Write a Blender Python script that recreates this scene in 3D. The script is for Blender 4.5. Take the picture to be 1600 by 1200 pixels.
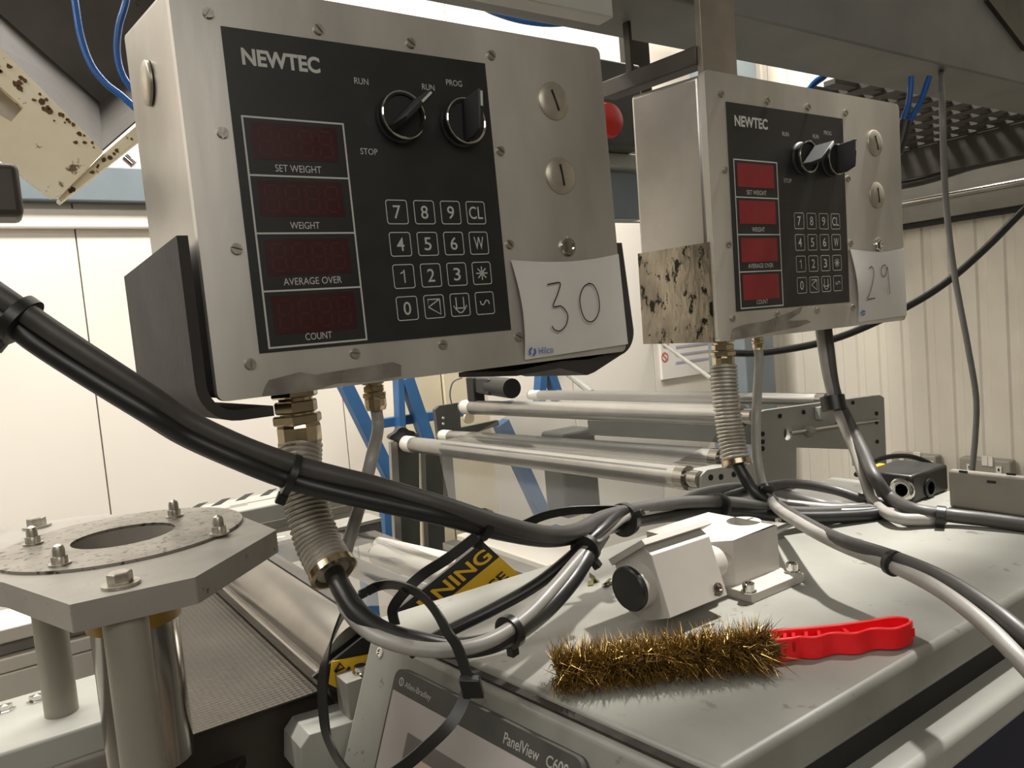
import bpy, math, random
from mathutils import Vector as V, Matrix
random.seed(7)
for o in list(bpy.data.objects): bpy.data.objects.remove(o)
SC = bpy.context.scene
COL = SC.collection
# ------------------------------------------------------------------ camera
# rows: world X (along the control boxes), world Y (into the room), world Z (up) in camera axes (right, down, forward)
W = Matrix(((0.818578, -0.112625, 0.563246), (-0.56782, -0.010715, 0.823083), (-0.086665, -0.99358, -0.072722)))
CAM = V((0, 0, 1.5))
cd = bpy.data.cameras.new('camera'); cam = bpy.data.objects.new('camera', cd); COL.objects.link(cam)
cd.sensor_fit = 'HORIZONTAL'; cd.sensor_width = 36.0; cd.lens = 1200 / 1600 * 36.0; cd.clip_start = 0.02; cd.clip_end = 60
m3 = Matrix((W.col[0], -W.col[1], -W.col[2])).transposed()
cam.matrix_world = Matrix.Translation(CAM) @ m3.to_4x4()
SC.camera = cam
# ------------------------------------------------------------------ light
SC.view_settings.view_transform = 'Standard'; SC.view_settings.look = 'None'
SC.view_settings.gamma = 1.0; SC.view_settings.use_curve_mapping = False
SC.view_settings.exposure = 0.28
wd = bpy.data.worlds.new('hall'); SC.world = wd; wd.use_nodes = True
wd.node_tree.nodes['Background'].inputs[0].default_value = (1.0, 0.95, 0.88, 1)
wd.node_tree.nodes['Background'].inputs[1].default_value = 0.25
def area(name, loc, target, sx, sy, power, col=(1, .96, .905)):
    l = bpy.data.lights.new(name, 'AREA'); l.shape = 'RECTANGLE'; l.size = sx; l.size_y = sy; l.energy = power; l.color = col
    o = bpy.data.objects.new(name, l); COL.objects.link(o); o.location = loc
    o.rotation_euler = (V(target) - V(loc)).to_track_quat('-Z', 'Y').to_euler(); return o
area('ceiling_light_row_back', (0.2, 1.75, 3.2), (0.2, 1.9, 0), 3.0, 0.3, 88)
area('added_wall_light', (2.35, 1.75, 3.2), (2.3, 1.6, 0), 0.9, 0.3, 33)  # added to brighten the back wall on the right, not a known lamp
sl = bpy.data.lights.new('added_console_spot', 'SPOT'); sl.energy = 400; sl.color = (1, .96, .905); sl.spot_size = math.radians(33); sl.spot_blend = .8; sl.shadow_soft_size = .05  # added spot that brightens the console lid, not a known lamp
so = bpy.data.objects.new('added_console_spot', sl); COL.objects.link(so); so.location = (1.6, .55, 3.05)
so.rotation_euler = (V((.80, .31, 1.22)) - V(so.location)).to_track_quat('-Z', 'Y').to_euler()
area('ceiling_light_row_left', (-1.1, 0.9, 3.1), (-0.2, 0.9, 0.6), 0.35, 1.8, 22)
area('added_front_fill', (-0.5, -1.5, 2.6), (0.7, 0.6, 1.5), 2.6, 0.7, 22)  # added fill for the fronts of the boxes, not a known lamp

# ------------------------------------------------------------------ photograph pixel -> place
def ray(u, v): return W @ V(((u - 800) / 1200, (v - 600) / 1200, 1))
def P(u, v, d): return CAM + ray(u, v) * d
def PA(u, v, a, val):
    r = ray(u, v); return CAM + r * ((val - CAM[a]) / r[a])
def PX(u, v, x): return PA(u, v, 0, x)
def PY(u, v, y): return PA(u, v, 1, y)
def PZ(u, v, z): return PA(u, v, 2, z)
def PN(u, v, p0, n):
    r = ray(u, v); return CAM + r * (n.dot(p0 - CAM) / n.dot(r))
X, Y, Z = V((1, 0, 0)), V((0, 1, 0)), V((0, 0, 1))

# ------------------------------------------------------------------ materials
def lin(c):
    return tuple((x / 255 / 12.92) if x / 255 <= .04045 else ((x / 255 + .055) / 1.055) ** 2.4 for x in c) + (1,)
def mat(name, c1, c2=None, scale=12, rough=.5, metal=0, rv=.12, bump=0, bscale=None, stretch=(1, 1, 1), spots=None, spot_scale=60, spot_cut=.68, alpha=1, trans=0, aniso=0, coat=0, ior=1.5, detail=5):
    m = bpy.data.materials.new(name); m.use_nodes = True
    nt = m.node_tree; N = nt.nodes; L = nt.links; b = N['Principled BSDF']
    b.inputs['Metallic'].default_value = metal; b.inputs['Roughness'].default_value = rough
    b.inputs['IOR'].default_value = ior
    b.inputs['Coat Weight'].default_value = coat; b.inputs['Transmission Weight'].default_value = trans; b.inputs['Alpha'].default_value = alpha
    c1 = lin(c1); c2 = lin(c2) if c2 else c1
    tc = N.new('ShaderNodeTexCoord'); mp = N.new('ShaderNodeMapping'); mp.inputs['Scale'].default_value = stretch
    L.new(tc.outputs['Object'], mp.inputs[0])
    nz = N.new('ShaderNodeTexNoise'); nz.inputs['Scale'].default_value = scale; nz.inputs['Detail'].default_value = detail
    L.new(mp.outputs[0], nz.inputs['Vector'])
    rp = N.new('ShaderNodeValToRGB'); rp.color_ramp.elements[0].position = .32; rp.color_ramp.elements[1].position = .68
    rp.color_ramp.elements[0].color = c1; rp.color_ramp.elements[1].color = c2
    L.new(nz.outputs['Fac'], rp.inputs[0]); out = rp.outputs[0]
    if spots:
        n2 = N.new('ShaderNodeTexNoise'); n2.inputs['Scale'].default_value = spot_scale; n2.inputs['Detail'].default_value = 6; n2.inputs['Roughness'].default_value = .65
        L.new(mp.outputs[0], n2.inputs['Vector'])
        r2 = N.new('ShaderNodeValToRGB'); r2.color_ramp.elements[0].position = spot_cut; r2.color_ramp.elements[1].position = spot_cut + .05
        L.new(n2.outputs['Fac'], r2.inputs[0])
        mx = N.new('ShaderNodeMix'); mx.data_type = 'RGBA'
        L.new(r2.outputs[0], mx.inputs[0]); L.new(out, mx.inputs[6]); mx.inputs[7].default_value = lin(spots); out = mx.outputs[2]
    L.new(out, b.inputs['Base Color'])
    if rv:
        mr = N.new('ShaderNodeMapRange'); mr.inputs[3].default_value = max(.02, rough - rv); mr.inputs[4].default_value = min(1, rough + rv)
        L.new(nz.outputs['Fac'], mr.inputs[0]); L.new(mr.outputs[0], b.inputs['Roughness'])
    if bump:
        n3 = N.new('ShaderNodeTexNoise'); n3.inputs['Scale'].default_value = bscale or scale * 3; n3.inputs['Detail'].default_value = 4
        L.new(mp.outputs[0], n3.inputs['Vector'])
        bp = N.new('ShaderNodeBump'); bp.inputs['Strength'].default_value = bump; bp.inputs['Distance'].default_value = .002
        L.new(n3.outputs['Fac'], bp.inputs['Height']); L.new(bp.outputs[0], b.inputs['Normal'])
    return m
M = {}
M['steel'] = mat('brushed_stainless', (154, 151, 144), (210, 206, 198), 6, .40, .68, .1, .10, 60, stretch=(1, 1, .35))
M['steel_side'] = mat('satin_stainless', (146, 142, 136), (180, 176, 170), 7, .36, .9, .08)
M['overlay'] = mat('black_overlay', (24, 24, 23), (30, 30, 29), 30, .42, 0, .05)
M['print'] = mat('grey_white_print', (176, 176, 170), None, 40, .6)
M['red_dark'] = mat('red_filter', (50, 9, 9), (44, 8, 8), 30, .35)
M['red_seg'] = mat('unlit_red_segments', (62, 12, 12), None, 30, .4)
M['red_sheen'] = mat('red_filter_painted_sheen', (126, 18, 25), (116, 16, 22), 30, .35)  # same filter as the left box, with reflected light put into its colour
M['black'] = mat('black_plastic', (20, 20, 19), (28, 28, 26), 40, .38, 0, .08)
M['rubber'] = mat('dark_rubber', (44, 41, 36), (36, 33, 29), 14, .75, 0, .08, .15, 120)
M['chrome'] = mat('chrome', (215, 213, 208), None, 20, .10, 1, .04)
M['brassy'] = mat('nickel_plated_brass', (205, 188, 158), (180, 168, 145), 40, .2, 1, .08)
M['screw'] = mat('screw_steel', (186, 180, 168), (150, 144, 133), 160, .35, .8, .1)
M['knob'] = mat('matt_black_knob', (17, 17, 16), (21, 21, 20), 30, .6, 0, .05)
M['slot'] = mat('dark_slot', (22, 20, 18), None, 20, .8)
M['plug'] = mat('worn_plug_metal', (178, 171, 156), (158, 151, 136), 60, .4, .7, .1)
M['paper'] = mat('note_paper', (196, 194, 189), (186, 184, 178), 10, .7)
M['ink'] = mat('black_marker', (30, 27, 25), None, 20, .6)
M['logo_blue'] = mat('blue_print', (50, 92, 158), None, 20, .6)
M['residue'] = mat('grey_tape_residue', (92, 88, 79), (132, 127, 118), 35, .6, 0, .1, .3, 150)
M['foil'] = mat('foil_tape', (166, 156, 138), (112, 104, 92), 22, .3, .75, .15, .6, 70, spots=(30, 28, 24), spot_scale=62, spot_cut=.55, stretch=(1, 1, .6))
M['conduit'] = mat('conduit_steel', (196, 191, 181), (172, 167, 157), 60, .38, .65, .1)
M['cable_black'] = mat('black_cable', (26, 26, 25), (34, 33, 31), 30, .38, 0, .06)
M['cable_grey'] = mat('grey_cable', (104, 103, 100), (94, 93, 90), 30, .42, 0, .06, spots=(60, 58, 54), spot_scale=90, spot_cut=.72)
M['cable_lgrey'] = mat('light_grey_cable', (150, 147, 141), (134, 131, 125), 30, .42, 0, .06, spots=(80, 76, 70), spot_scale=90, spot_cut=.72)
M['cable_dgrey'] = mat('dark_grey_cable', (66, 64, 61), (56, 54, 51), 30, .5)
M['blue_tube'] = mat('blue_air_tube', (14, 82, 150), (10, 68, 130), 20, .3)
M['console'] = mat('grey_enclosure_paint', (152, 152, 144), (118, 117, 109), 5, .42, 0, .1, .05, 200, spots=(104, 100, 91), spot_scale=48, spot_cut=.63)
M['frame_grey'] = mat('grey_frame_paint', (164, 164, 156), (150, 150, 143), 8, .45, 0, .06)
M['groove'] = mat('dirty_groove', (52, 46, 38), (30, 27, 23), 60, .9)
M['navy'] = mat('navy_panel', (24, 27, 44), None, 10, .7)  # plain dark navy, the panel's own colour
M['hmi_bezel'] = mat('hmi_bezel', (74, 74, 70), (66, 66, 62), 30, .5)
M['hmi_face'] = mat('hmi_face', (176, 170, 166), (168, 163, 158), 10, .5)
M['hmi_border'] = mat('hmi_border', (112, 107, 104), None, 10, .4)
M['hmi_screen'] = mat('hmi_screen', (206, 190, 172), (172, 150, 128), 9, .14, 0, .02)
M['white_al'] = mat('pale_anodised_aluminium', (180, 176, 168), (168, 164, 156), 14, .5, .15, .06, spots=(110, 104, 94), spot_scale=60, spot_cut=.73)
M['alu'] = mat('aluminium', (150, 146, 137), (134, 130, 122), 18, .45, .2, .08, spots=(82, 76, 67), spot_scale=110, spot_cut=.65)
M['disc'] = mat('scuffed_steel_disc', (152, 147, 139), (124, 119, 110), 26, .38, .75, .1, spots=(72, 62, 50), spot_scale=140, spot_cut=.56)
M['tube_alu'] = mat('post_aluminium', (150, 146, 134), (142, 138, 127), 20, .45, .35, .05)
M['chrome_roll'] = mat('polished_roller', (160, 156, 149), (136, 132, 126), 9, .18, .95, .06)
M['roller'] = mat('satin_aluminium_roller', (160, 158, 153), (146, 144, 139), 10, .3, .8, .06)
M['white_cap'] = mat('white_plastic', (206, 200, 188), None, 10, .5)
M['wall'] = mat('white_wall_panel', (226, 220, 209), (222, 215, 203), 3, .55)
M['seam'] = mat('panel_seam', (196, 190, 180), None, 10, .8)
M['corr'] = mat('cream_corrugated_sheet', (206, 199, 184), (196, 189, 174), 4, .5, 0, .06)
M['beam'] = mat('grey_painted_beam', (110, 111, 108), (98, 99, 97), 7, .5, 0, .06, spots=(46, 40, 34), spot_scale=45, spot_cut=.735)
M['dark_steel'] = mat('dark_soiled_steel', (70, 65, 57), (46, 42, 36), 9, .5, .35, .1, spots=(34, 30, 26), spot_scale=26, spot_cut=.66)
M['strap'] = mat('weathered_strap', (136, 128, 116), (118, 110, 100), 16, .45, .5, .08)
M['cream'] = mat('chipped_cream_paint', (214, 200, 164), (228, 218, 192), 10, .5, 0, .06, spots=(104, 74, 42), spot_scale=34, spot_cut=.60)
M['rust'] = mat('brown_rust', (110, 76, 42), (70, 48, 28), 60, .8)
M['cream_panel'] = mat('cream_board', (206, 194, 166), (196, 183, 154), 5, .6)
M['blue_steel'] = mat('blue_painted_steel', (52, 98, 144), (46, 88, 130), 10, .5)
M['plate_grey'] = mat('grey_machine_plate', (156, 156, 150), (144, 144, 138), 10, .45, .2, .05)
M['plate_dark'] = mat('dark_machine_plate', (74, 76, 70), (64, 66, 61), 10, .5)
M['column'] = mat('blue_grey_column', (112, 122, 126), (102, 112, 117), 8, .5)
M['sign_white'] = mat('sign_white', (232, 228, 220), None, 10, .6)
M['sign_red'] = mat('sign_red', (208, 96, 88), None, 10, .6)
M['sign_text'] = mat('sign_pale_text', (176, 170, 190), None, 10, .6)
M['yellow'] = mat('warning_yellow', (222, 178, 28), (206, 164, 24), 14, .45)
M['sign_black'] = mat('warning_black', (22, 20, 18), None, 14, .45)
M['red_handle'] = mat('red_plastic', (226, 20, 28), (216, 16, 24), 20, .36, 0, .05)
M['brass_wire'] = mat('brass_wire', (126, 98, 46), (186, 156, 92), 90, .28, .85, .1)
M['brush_core'] = mat('brush_core', (70, 46, 18), None, 60, .9)
M['socket'] = mat('metal_clad_box', (138, 134, 122), None, 10, .5)
M['trunk'] = mat('grey_trunking', (124, 119, 109), (112, 108, 98), 8, .5)
M['grate'] = mat('galvanised_grating', (66, 64, 57), (52, 50, 45), 12, .6, .1, .08)
M['red_stop'] = mat('red_mushroom', (190, 32, 26), None, 10, .4)
M['blue_led'] = mat('blue_light_patch', (30, 140, 235), None, 10, .5)
M['floor'] = mat('painted_concrete', (158, 154, 146), (142, 138, 130), 5, .7)
M['ceil'] = mat('ceiling_sheet', (150, 144, 134), None, 5, .7)
M['leaf'] = mat('leaf_debris', (116, 112, 40), (84, 76, 34), 40, .7)
M['amber'] = mat('amber_sleeve', (196, 150, 40), (150, 120, 50), 20, .35)
def film_mat():
    m = bpy.data.materials.new('clear_film'); m.use_nodes = True; nt = m.node_tree; N = nt.nodes; L = nt.links
    for n in list(N): N.remove(n)
    o = N.new('ShaderNodeOutputMaterial'); t = N.new('ShaderNodeBsdfTransparent'); g = N.new('ShaderNodeBsdfGlossy'); d = N.new('ShaderNodeBsdfTranslucent')
    g.inputs['Roughness'].default_value = .12; d.inputs[0].default_value = (.85, .87, .88, 1); t.inputs[0].default_value = (.95, .96, .97, 1)
    f = N.new('ShaderNodeLayerWeight'); f.inputs[0].default_value = .25
    a = N.new('ShaderNodeMixShader'); b = N.new('ShaderNodeMixShader'); a.inputs[0].default_value = .22
    L.new(t.outputs[0], a.inputs[1]); L.new(d.outputs[0], a.inputs[2]); L.new(f.outputs['Fresnel'], b.inputs[0])
    L.new(a.outputs[0], b.inputs[1]); L.new(g.outputs[0], b.inputs[2]); L.new(b.outputs[0], o.inputs[0]); return m
M['film'] = film_mat()
def dimple_mat():
    m = mat('dimpled_foil', (84, 80, 72), (66, 62, 56), 8, .34, .9, .08)
    nt = m.node_tree; N = nt.nodes; L = nt.links
    tc = N.new('ShaderNodeTexCoord'); vo = N.new('ShaderNodeTexVoronoi'); vo.inputs['Scale'].default_value = 170; vo.inputs['Randomness'].default_value = .0
    bp = N.new('ShaderNodeBump'); bp.inputs['Strength'].default_value = .9; bp.inputs['Distance'].default_value = .002
    L.new(tc.outputs['Object'], vo.inputs['Vector']); L.new(vo.outputs['Distance'], bp.inputs['Height']); L.new(bp.outputs[0], N['Principled BSDF'].inputs['Normal']); return m
M['dimple'] = dimple_mat()

# ------------------------------------------------------------------ mesh building
class B:
    def __init__(s): s.v = []; s.f = []
    def add(s, vs, fs):
        n = len(s.v); s.v += [tuple(v) for v in vs]; s.f += [tuple(i + n for i in f) for f in fs]; return s
    def obox(s, c, a, b, d):      # centre and three half-axes
        c, a, b, d = V(c), V(a), V(b), V(d)
        vs = [c + a * i + b * j + d * k for i in (-1, 1) for j in (-1, 1) for k in (-1, 1)]
        return s.add(vs, [(0, 1, 3, 2), (4, 6, 7, 5), (0, 4, 5, 1), (2, 3, 7, 6), (0, 2, 6, 4), (1, 5, 7, 3)])
    def box(s, x0, x1, y0, y1, z0, z1):
        return s.obox(((x0 + x1) / 2, (y0 + y1) / 2, (z0 + z1) / 2), X * (x1 - x0) / 2, Y * (y1 - y0) / 2, Z * (z1 - z0) / 2)
    def bar(s, p0, p1, w, t, up=Z):   # rectangular bar between points
        p0, p1 = V(p0), V(p1); d = (p1 - p0); a = d.normalized(); sd = a.cross(up).normalized(); u = sd.cross(a)
        return s.obox((p0 + p1) / 2, d / 2, sd * w / 2, u * t / 2)
    def prism(s, pts, off):
        pts = [V(p) for p in pts]; off = V(off); n = len(pts)
        return s.add(pts + [p + off for p in pts], [tuple(range(n))[::-1], tuple(range(n, 2 * n))] + [(i, (i + 1) % n, n + (i + 1) % n, n + i) for i in range(n)])
    def lathe(s, p, axis, prof, n=24, ref=None, loop=False):   # profile of (radius, height along the axis)
        p = V(p); ax = V(axis).normalized(); r = V(ref) if ref else (Z if abs(ax.z) < .9 else X)
        e1 = (r - ax * r.dot(ax)).normalized(); e2 = ax.cross(e1); vs = []; fs = []
        for (rr, h) in prof:
            for i in range(n):
                t = 2 * math.pi * i / n; vs.append(p + ax * h + (e1 * math.cos(t) + e2 * math.sin(t)) * rr)
        for k in range(len(prof) - 1):
            for i in range(n):
                j = (i + 1) % n; fs.append((k * n + i, k * n + j, k * n + n + j, k * n + n + i))
        if loop:
            k = (len(prof) - 1) * n; fs += [(k + i, k + (i + 1) % n, (i + 1) % n, i) for i in range(n)]
        else: fs.append(tuple(range(n))[::-1]); fs.append(tuple(range((len(prof) - 1) * n, len(prof) * n)))
        return s.add(vs, fs)
    def cyl(s, p0, p1, r, n=24, r1=None):
        p0, p1 = V(p0), V(p1); d = p1 - p0
        return s.lathe(p0, d, [(r, 0), (r if r1 is None else r1, d.length)], n)
    def tube(s, path, r, n=10, rf=None):
        path = [V(p) for p in path]; m = len(path); vs = []; fs = []
        t0 = (path[1] - path[0]).normalized(); e = (Z if abs(t0.z) < .9 else X); e = (e - t0 * e.dot(t0)).normalized()
        for k in range(m):
            t = (path[min(k + 1, m - 1)] - path[max(k - 1, 0)]).normalized()
            e = (e - t * e.dot(t)).normalized(); g = t.cross(e); rr = rf(k) if rf else r
            for i in range(n):
                a = 2 * math.pi * i / n; vs.append(path[k] + (e * math.cos(a) + g * math.sin(a)) * rr)
        for k in range(m - 1):
            for i in range(n):
                j = (i + 1) % n; fs.append((k * n + i, k * n + j, k * n + n + j, k * n + n + i))
        fs.append(tuple(range(n))[::-1]); fs.append(tuple(range((m - 1) * n, m * n)))
        return s.add(vs, fs)
    def ribbon(s, path, wdir, w, t, wdir_face=False):    # flat strap: width along wdir (vector or function), thickness t
        path = [V(p) for p in path]; m = len(path); vs = []; fs = []
        for k in range(m):
            tg = (path[min(k + 1, m - 1)] - path[max(k - 1, 0)]).normalized()
            wd = V(wdir(k / (m - 1))) if callable(wdir) else V(wdir)
            if wdir_face: wd = tg.cross(wd)
            wd = (wd - tg * wd.dot(tg)).normalized(); nn = tg.cross(wd)
            for a, b in ((-1, -1), (1, -1), (1, 1), (-1, 1)): vs.append(path[k] + wd * a * w / 2 + nn * b * t / 2)
        for k in range(m - 1):
            for i in range(4):
                j = (i + 1) % 4; fs.append((k * 4 + i, k * 4 + j, k * 4 + 4 + j, k * 4 + 4 + i))
        fs.append((3, 2, 1, 0)); fs.append(tuple((m - 1) * 4 + i for i in range(4))); return s.add(vs, fs)
    def mesh(s, name):
        me = bpy.data.meshes.new(name); me.from_pydata(s.v, [], s.f); me.validate(); return me
def fix(me, smooth=True, ang=35):
    import bmesh
    bm = bmesh.new(); bm.from_mesh(me); bmesh.ops.recalc_face_normals(bm, faces=bm.faces); bm.to_mesh(me); bm.free()
    if smooth:
        for p in me.polygons: p.use_smooth = True
        me.set_sharp_from_angle(angle=math.radians(ang))
    return me
def spline(pts, seg=10):
    pts = [V(p) for p in pts]; q = [pts[0] * 2 - pts[1]] + pts + [pts[-1] * 2 - pts[-2]]; out = []
    for i in range(1, len(q) - 2):
        a, b, c, d = q[i - 1:i + 3]
        for k in range(seg):
            t = k / seg
            out.append(.5 * ((2 * b) + (c - a) * t + (2 * a - 5 * b + 4 * c - d) * t * t + (3 * b - a - 3 * c + d) * t ** 3))
    out.append(pts[-1]); return out
def tag(o, label=None, cat=None, group=None, kind=None):
    if label: o['label'] = label
    if cat: o['category'] = cat
    if group: o['group'] = group
    if kind: o['kind'] = kind
    return o
def thing(name, label, cat, loc=(0, 0, 0), group=None, kind=None):
    o = bpy.data.objects.new(name, None); COL.objects.link(o); o.location = loc; o.empty_display_size = .02
    o['_w'] = 1; return tag(o, label, cat, group, kind)
def put(name, me, m, parent=None, bevel=0, seg=2, kind=None, label=None):
    if m and not me.materials: me.materials.append(M[m])
    o = bpy.data.objects.new(name, me); COL.objects.link(o)
    if parent:
        o.parent = parent
        if parent.get('_w'): o.location = -V(parent.location)
    if bevel:
        md = o.modifiers.new('bevel', 'BEVEL'); md.width = bevel; md.segments = seg; md.limit_method = 'ANGLE'; md.angle_limit = math.radians(40)
    if kind: o['kind'] = kind
    if label: o['label'] = label
    return o
def obj(name, b, m, parent=None, bevel=0, seg=2, smooth=True, kind=None, label=None, ang=35):
    return put(name, fix(b.mesh(name), smooth, ang), m, parent, bevel, seg, kind, label)
def plate2d(outer, holes, o, ex, ey, thick):
    """flat plate with holes: outlines in (a,b) of frame o,ex,ey; thickness along ex x ey, away from the front"""
    cu = bpy.data.curves.new('tmp', 'CURVE'); cu.dimensions = '2D'; cu.fill_mode = 'BOTH'; cu.extrude = thick / 2
    for ring in [outer] + holes:
        sp = cu.splines.new('POLY'); sp.points.add(len(ring) - 1); sp.use_cyclic_u = True
        for p, q in zip(sp.points, ring): p.co = (q[0], q[1], 0, 1)
    ob = bpy.data.objects.new('tmp', cu); me = bpy.data.meshes.new_from_object(ob); bpy.data.objects.remove(ob); bpy.data.curves.remove(cu)
    o, ex, ey = V(o), V(ex), V(ey); n = ex.cross(ey).normalized()
    b = B(); b.add([o + ex * v.co.x + ey * v.co.y + n * v.co.z for v in me.vertices], [tuple(p.vertices) for p in me.polygons]); bpy.data.meshes.remove(me); return b
def ring(cx, cy, r, n=24, ry=None): return [(cx + r * math.cos(2 * math.pi * i / n), cy + (ry or r) * math.sin(2 * math.pi * i / n)) for i in range(n)]
_tc = {}
def glyphs(s, bold=0):
    if (s, bold) not in _tc:
        cu = bpy.data.curves.new('t', 'FONT'); cu.body = s; cu.size = 1; cu.resolution_u = 4; cu.offset = bold
        ob = bpy.data.objects.new('t', cu); me = bpy.data.meshes.new_from_object(ob); bpy.data.objects.remove(ob)
        _tc[(s, bold)] = ([v.co.copy() for v in me.vertices], [tuple(p.vertices) for p in me.polygons]); bpy.data.meshes.remove(me); bpy.data.curves.remove(cu)
    return _tc[(s, bold)]
def text(b, s, c, ex, ey, h, w=None, bold=0.0, shear=0):
    vs, fs = glyphs(s, bold); xs = [v.x for v in vs]; ys = [v.y for v in vs]
    x0, x1, y0, y1 = min(xs), max(xs), min(ys), max(ys); sy = h / (y1 - y0); sx = (w / (x1 - x0)) if w else sy * .9
    c, ex, ey = V(c), V(ex).normalized(), V(ey).normalized()
    return b.add([c + ex * ((v.x - (x0 + x1) / 2) * sx + shear * (v.y - y0) * sy) + ey * ((v.y - (y0 + y1) / 2) * sy) for v in vs], fs)
def stroke(b, pts, w, n, off=0.0):
    """pen line lying on a plane with normal n"""
    pts = [V(p) for p in pts]; n = V(n).normalized(); L_ = []; R_ = []
    for k in range(len(pts)):
        t = (pts[min(k + 1, len(pts) - 1)] - pts[max(k - 1, 0)]).normalized(); sd = t.cross(n)
        L_.append(pts[k] + sd * w / 2 + n * off); R_.append(pts[k] - sd * w / 2 + n * off)
    m = len(pts); return b.add(L_ + R_, [(i, i + 1, m + i + 1, m + i) for i in range(m - 1)])

# ================================================================== the setting
def struct(name, b, m, label, bevel=0): return tag(obj(name, b, m, None, bevel, smooth=False), label, None, None, 'structure')
struct('floor', B().box(-2.5, 3.2, -2.2, 2.8, -.1, 0), 'floor', 'grey concrete floor far below the machines')
struct('ceiling', B().box(-2.5, 3.2, -2.2, 2.8, 3.3, 3.4), 'ceil', 'pale sheet ceiling above the machines')
wb = struct('wall_back', B().box(-2.5, 3.2, 2.62, 2.8, 0, 3.3), 'seam', 'bright white panelled wall behind the machines')
edges = [-2.5, -1.9, -1.12, -.51, .272, 1.045, 1.62, 2.1, 2.6, 3.2]
for a, b_ in zip(edges, edges[1:]):
    obj('wall_panel', B().box(a + .0018, b_ - .0018, 2.6, 2.622, 0, 1.93), 'wall', wb, .002, smooth=False)
    obj('wall_panel', B().box(a + .0018, b_ - .0018, 2.6, 2.622, 1.938, 3.3), 'wall', wb, .002, smooth=False)
struct('trim_1', B().box(-2.5, 1.5, 2.58, 2.6, 1.900, 1.958), 'wall', 'white ledge trim along the white panelled wall', .006)
# corrugated right wall
b = B(); ys = []; y = -2.2
while y < 2.6:
    for dy, dx in ((0, 0), (.052, 0), (.060, .006), (.084, .006), (.092, 0)): ys.append((y + dy, dx))
    y += .096
pts = [(3.0 + dx, yy) for yy, dx in ys]
vs = [V((px, yy, z)) for z in (0, 3.3) for px, yy in pts]; n = len(pts)
b.add(vs, [(i, i + 1, n + i + 1, n + i) for i in range(n - 1)])
struct('wall_right', b, 'corr', 'cream vertically ribbed sheet wall on the right')
struct('wall_left', B().box(-2.6, -2.5, -2.2, 2.8, 0, 3.3), 'trunk', 'plain pale wall outside the left of the view')
struct('wall_front', B().box(-2.5, 3.2, -2.3, -2.2, 0, 3.3), 'trunk', 'plain dim wall behind the viewer')

# ================================================================== control boxes
def frame_matrix(o, ax):
    (a0, a1, a2), (b0, b1, b2), (c0, c1, c2) = ax      # columns r1 (right), r2 (down), r3 (into the box)
    return Matrix(((a0, a2, -a1, o[0]), (b0, b2, -b1, o[1]), (c0, c2, -c1, o[2]), (0, 0, 0, 1)))
MB1 = frame_matrix((0.17808, 0.60993, 1.74718), ((0.99999, 0.00375, -0.00149), (0.00154, -0.01472, 0.99989), (0.00372, -0.99988, -0.01473)))
MB2 = frame_matrix((0.76193, 0.61258, 1.7457), ((0.99999, -0.00375, 0.0016), (-0.00154, 0.01472, 0.99989), (-0.00377, -0.99988, 0.01471)))
mm = .001
FX, FZ = X, Z                       # text directions on the front
def rr_outline(x0, x1, z0, z1, r, n=5):
    out = []
    for cx, cz, a0 in ((x1 - r, z1 - r, 0), (x0 + r, z1 - r, 90), (x0 + r, z0 + r, 180), (x1 - r, z0 + r, 270)):
        for i in range(n + 1):
            a = math.radians(a0 + 90 * i / n); out.append((cx + r * math.cos(a), cz + r * math.sin(a)))
    return out
def flat_frame(b, x0, x1, z0, z1, t, r, y):
    """thin printed outline, flat on the front"""
    o = rr_outline(x0, x1, z0, z1, r); i = rr_outline(x0 + t, x1 - t, z0 + t, z1 - t, max(r - t, .0002)); n = len(o)
    b.add([V((p[0], y, p[1])) for p in o] + [V((p[0], y, p[1])) for p in i], [(k, (k + 1) % n, n + (k + 1) % n, n + k) for k in range(n)])
def screw_mesh():
    b = B(); b.lathe((0, 0, 0), -Y, [(4.6 * mm, 0), (4.6 * mm, .7 * mm)], 18)
    for s in (1, -1):
        h = [V((.7 * mm * s, -.7 * mm, -4.0 * mm * s))]
        for i in range(9):
            a = math.radians(-80 + 160 * i / 8); h.append(V((max(.7 * mm, 4.1 * mm * math.cos(a)) * s, -.7 * mm, 4.1 * mm * math.sin(a) * s)))
        b.prism(h, (0, -1.9 * mm, 0))
    return fix(b.mesh('screw'))
SCREW = screw_mesh()
SEG = {0: (-1, 0, 1), 1: 0}
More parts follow.
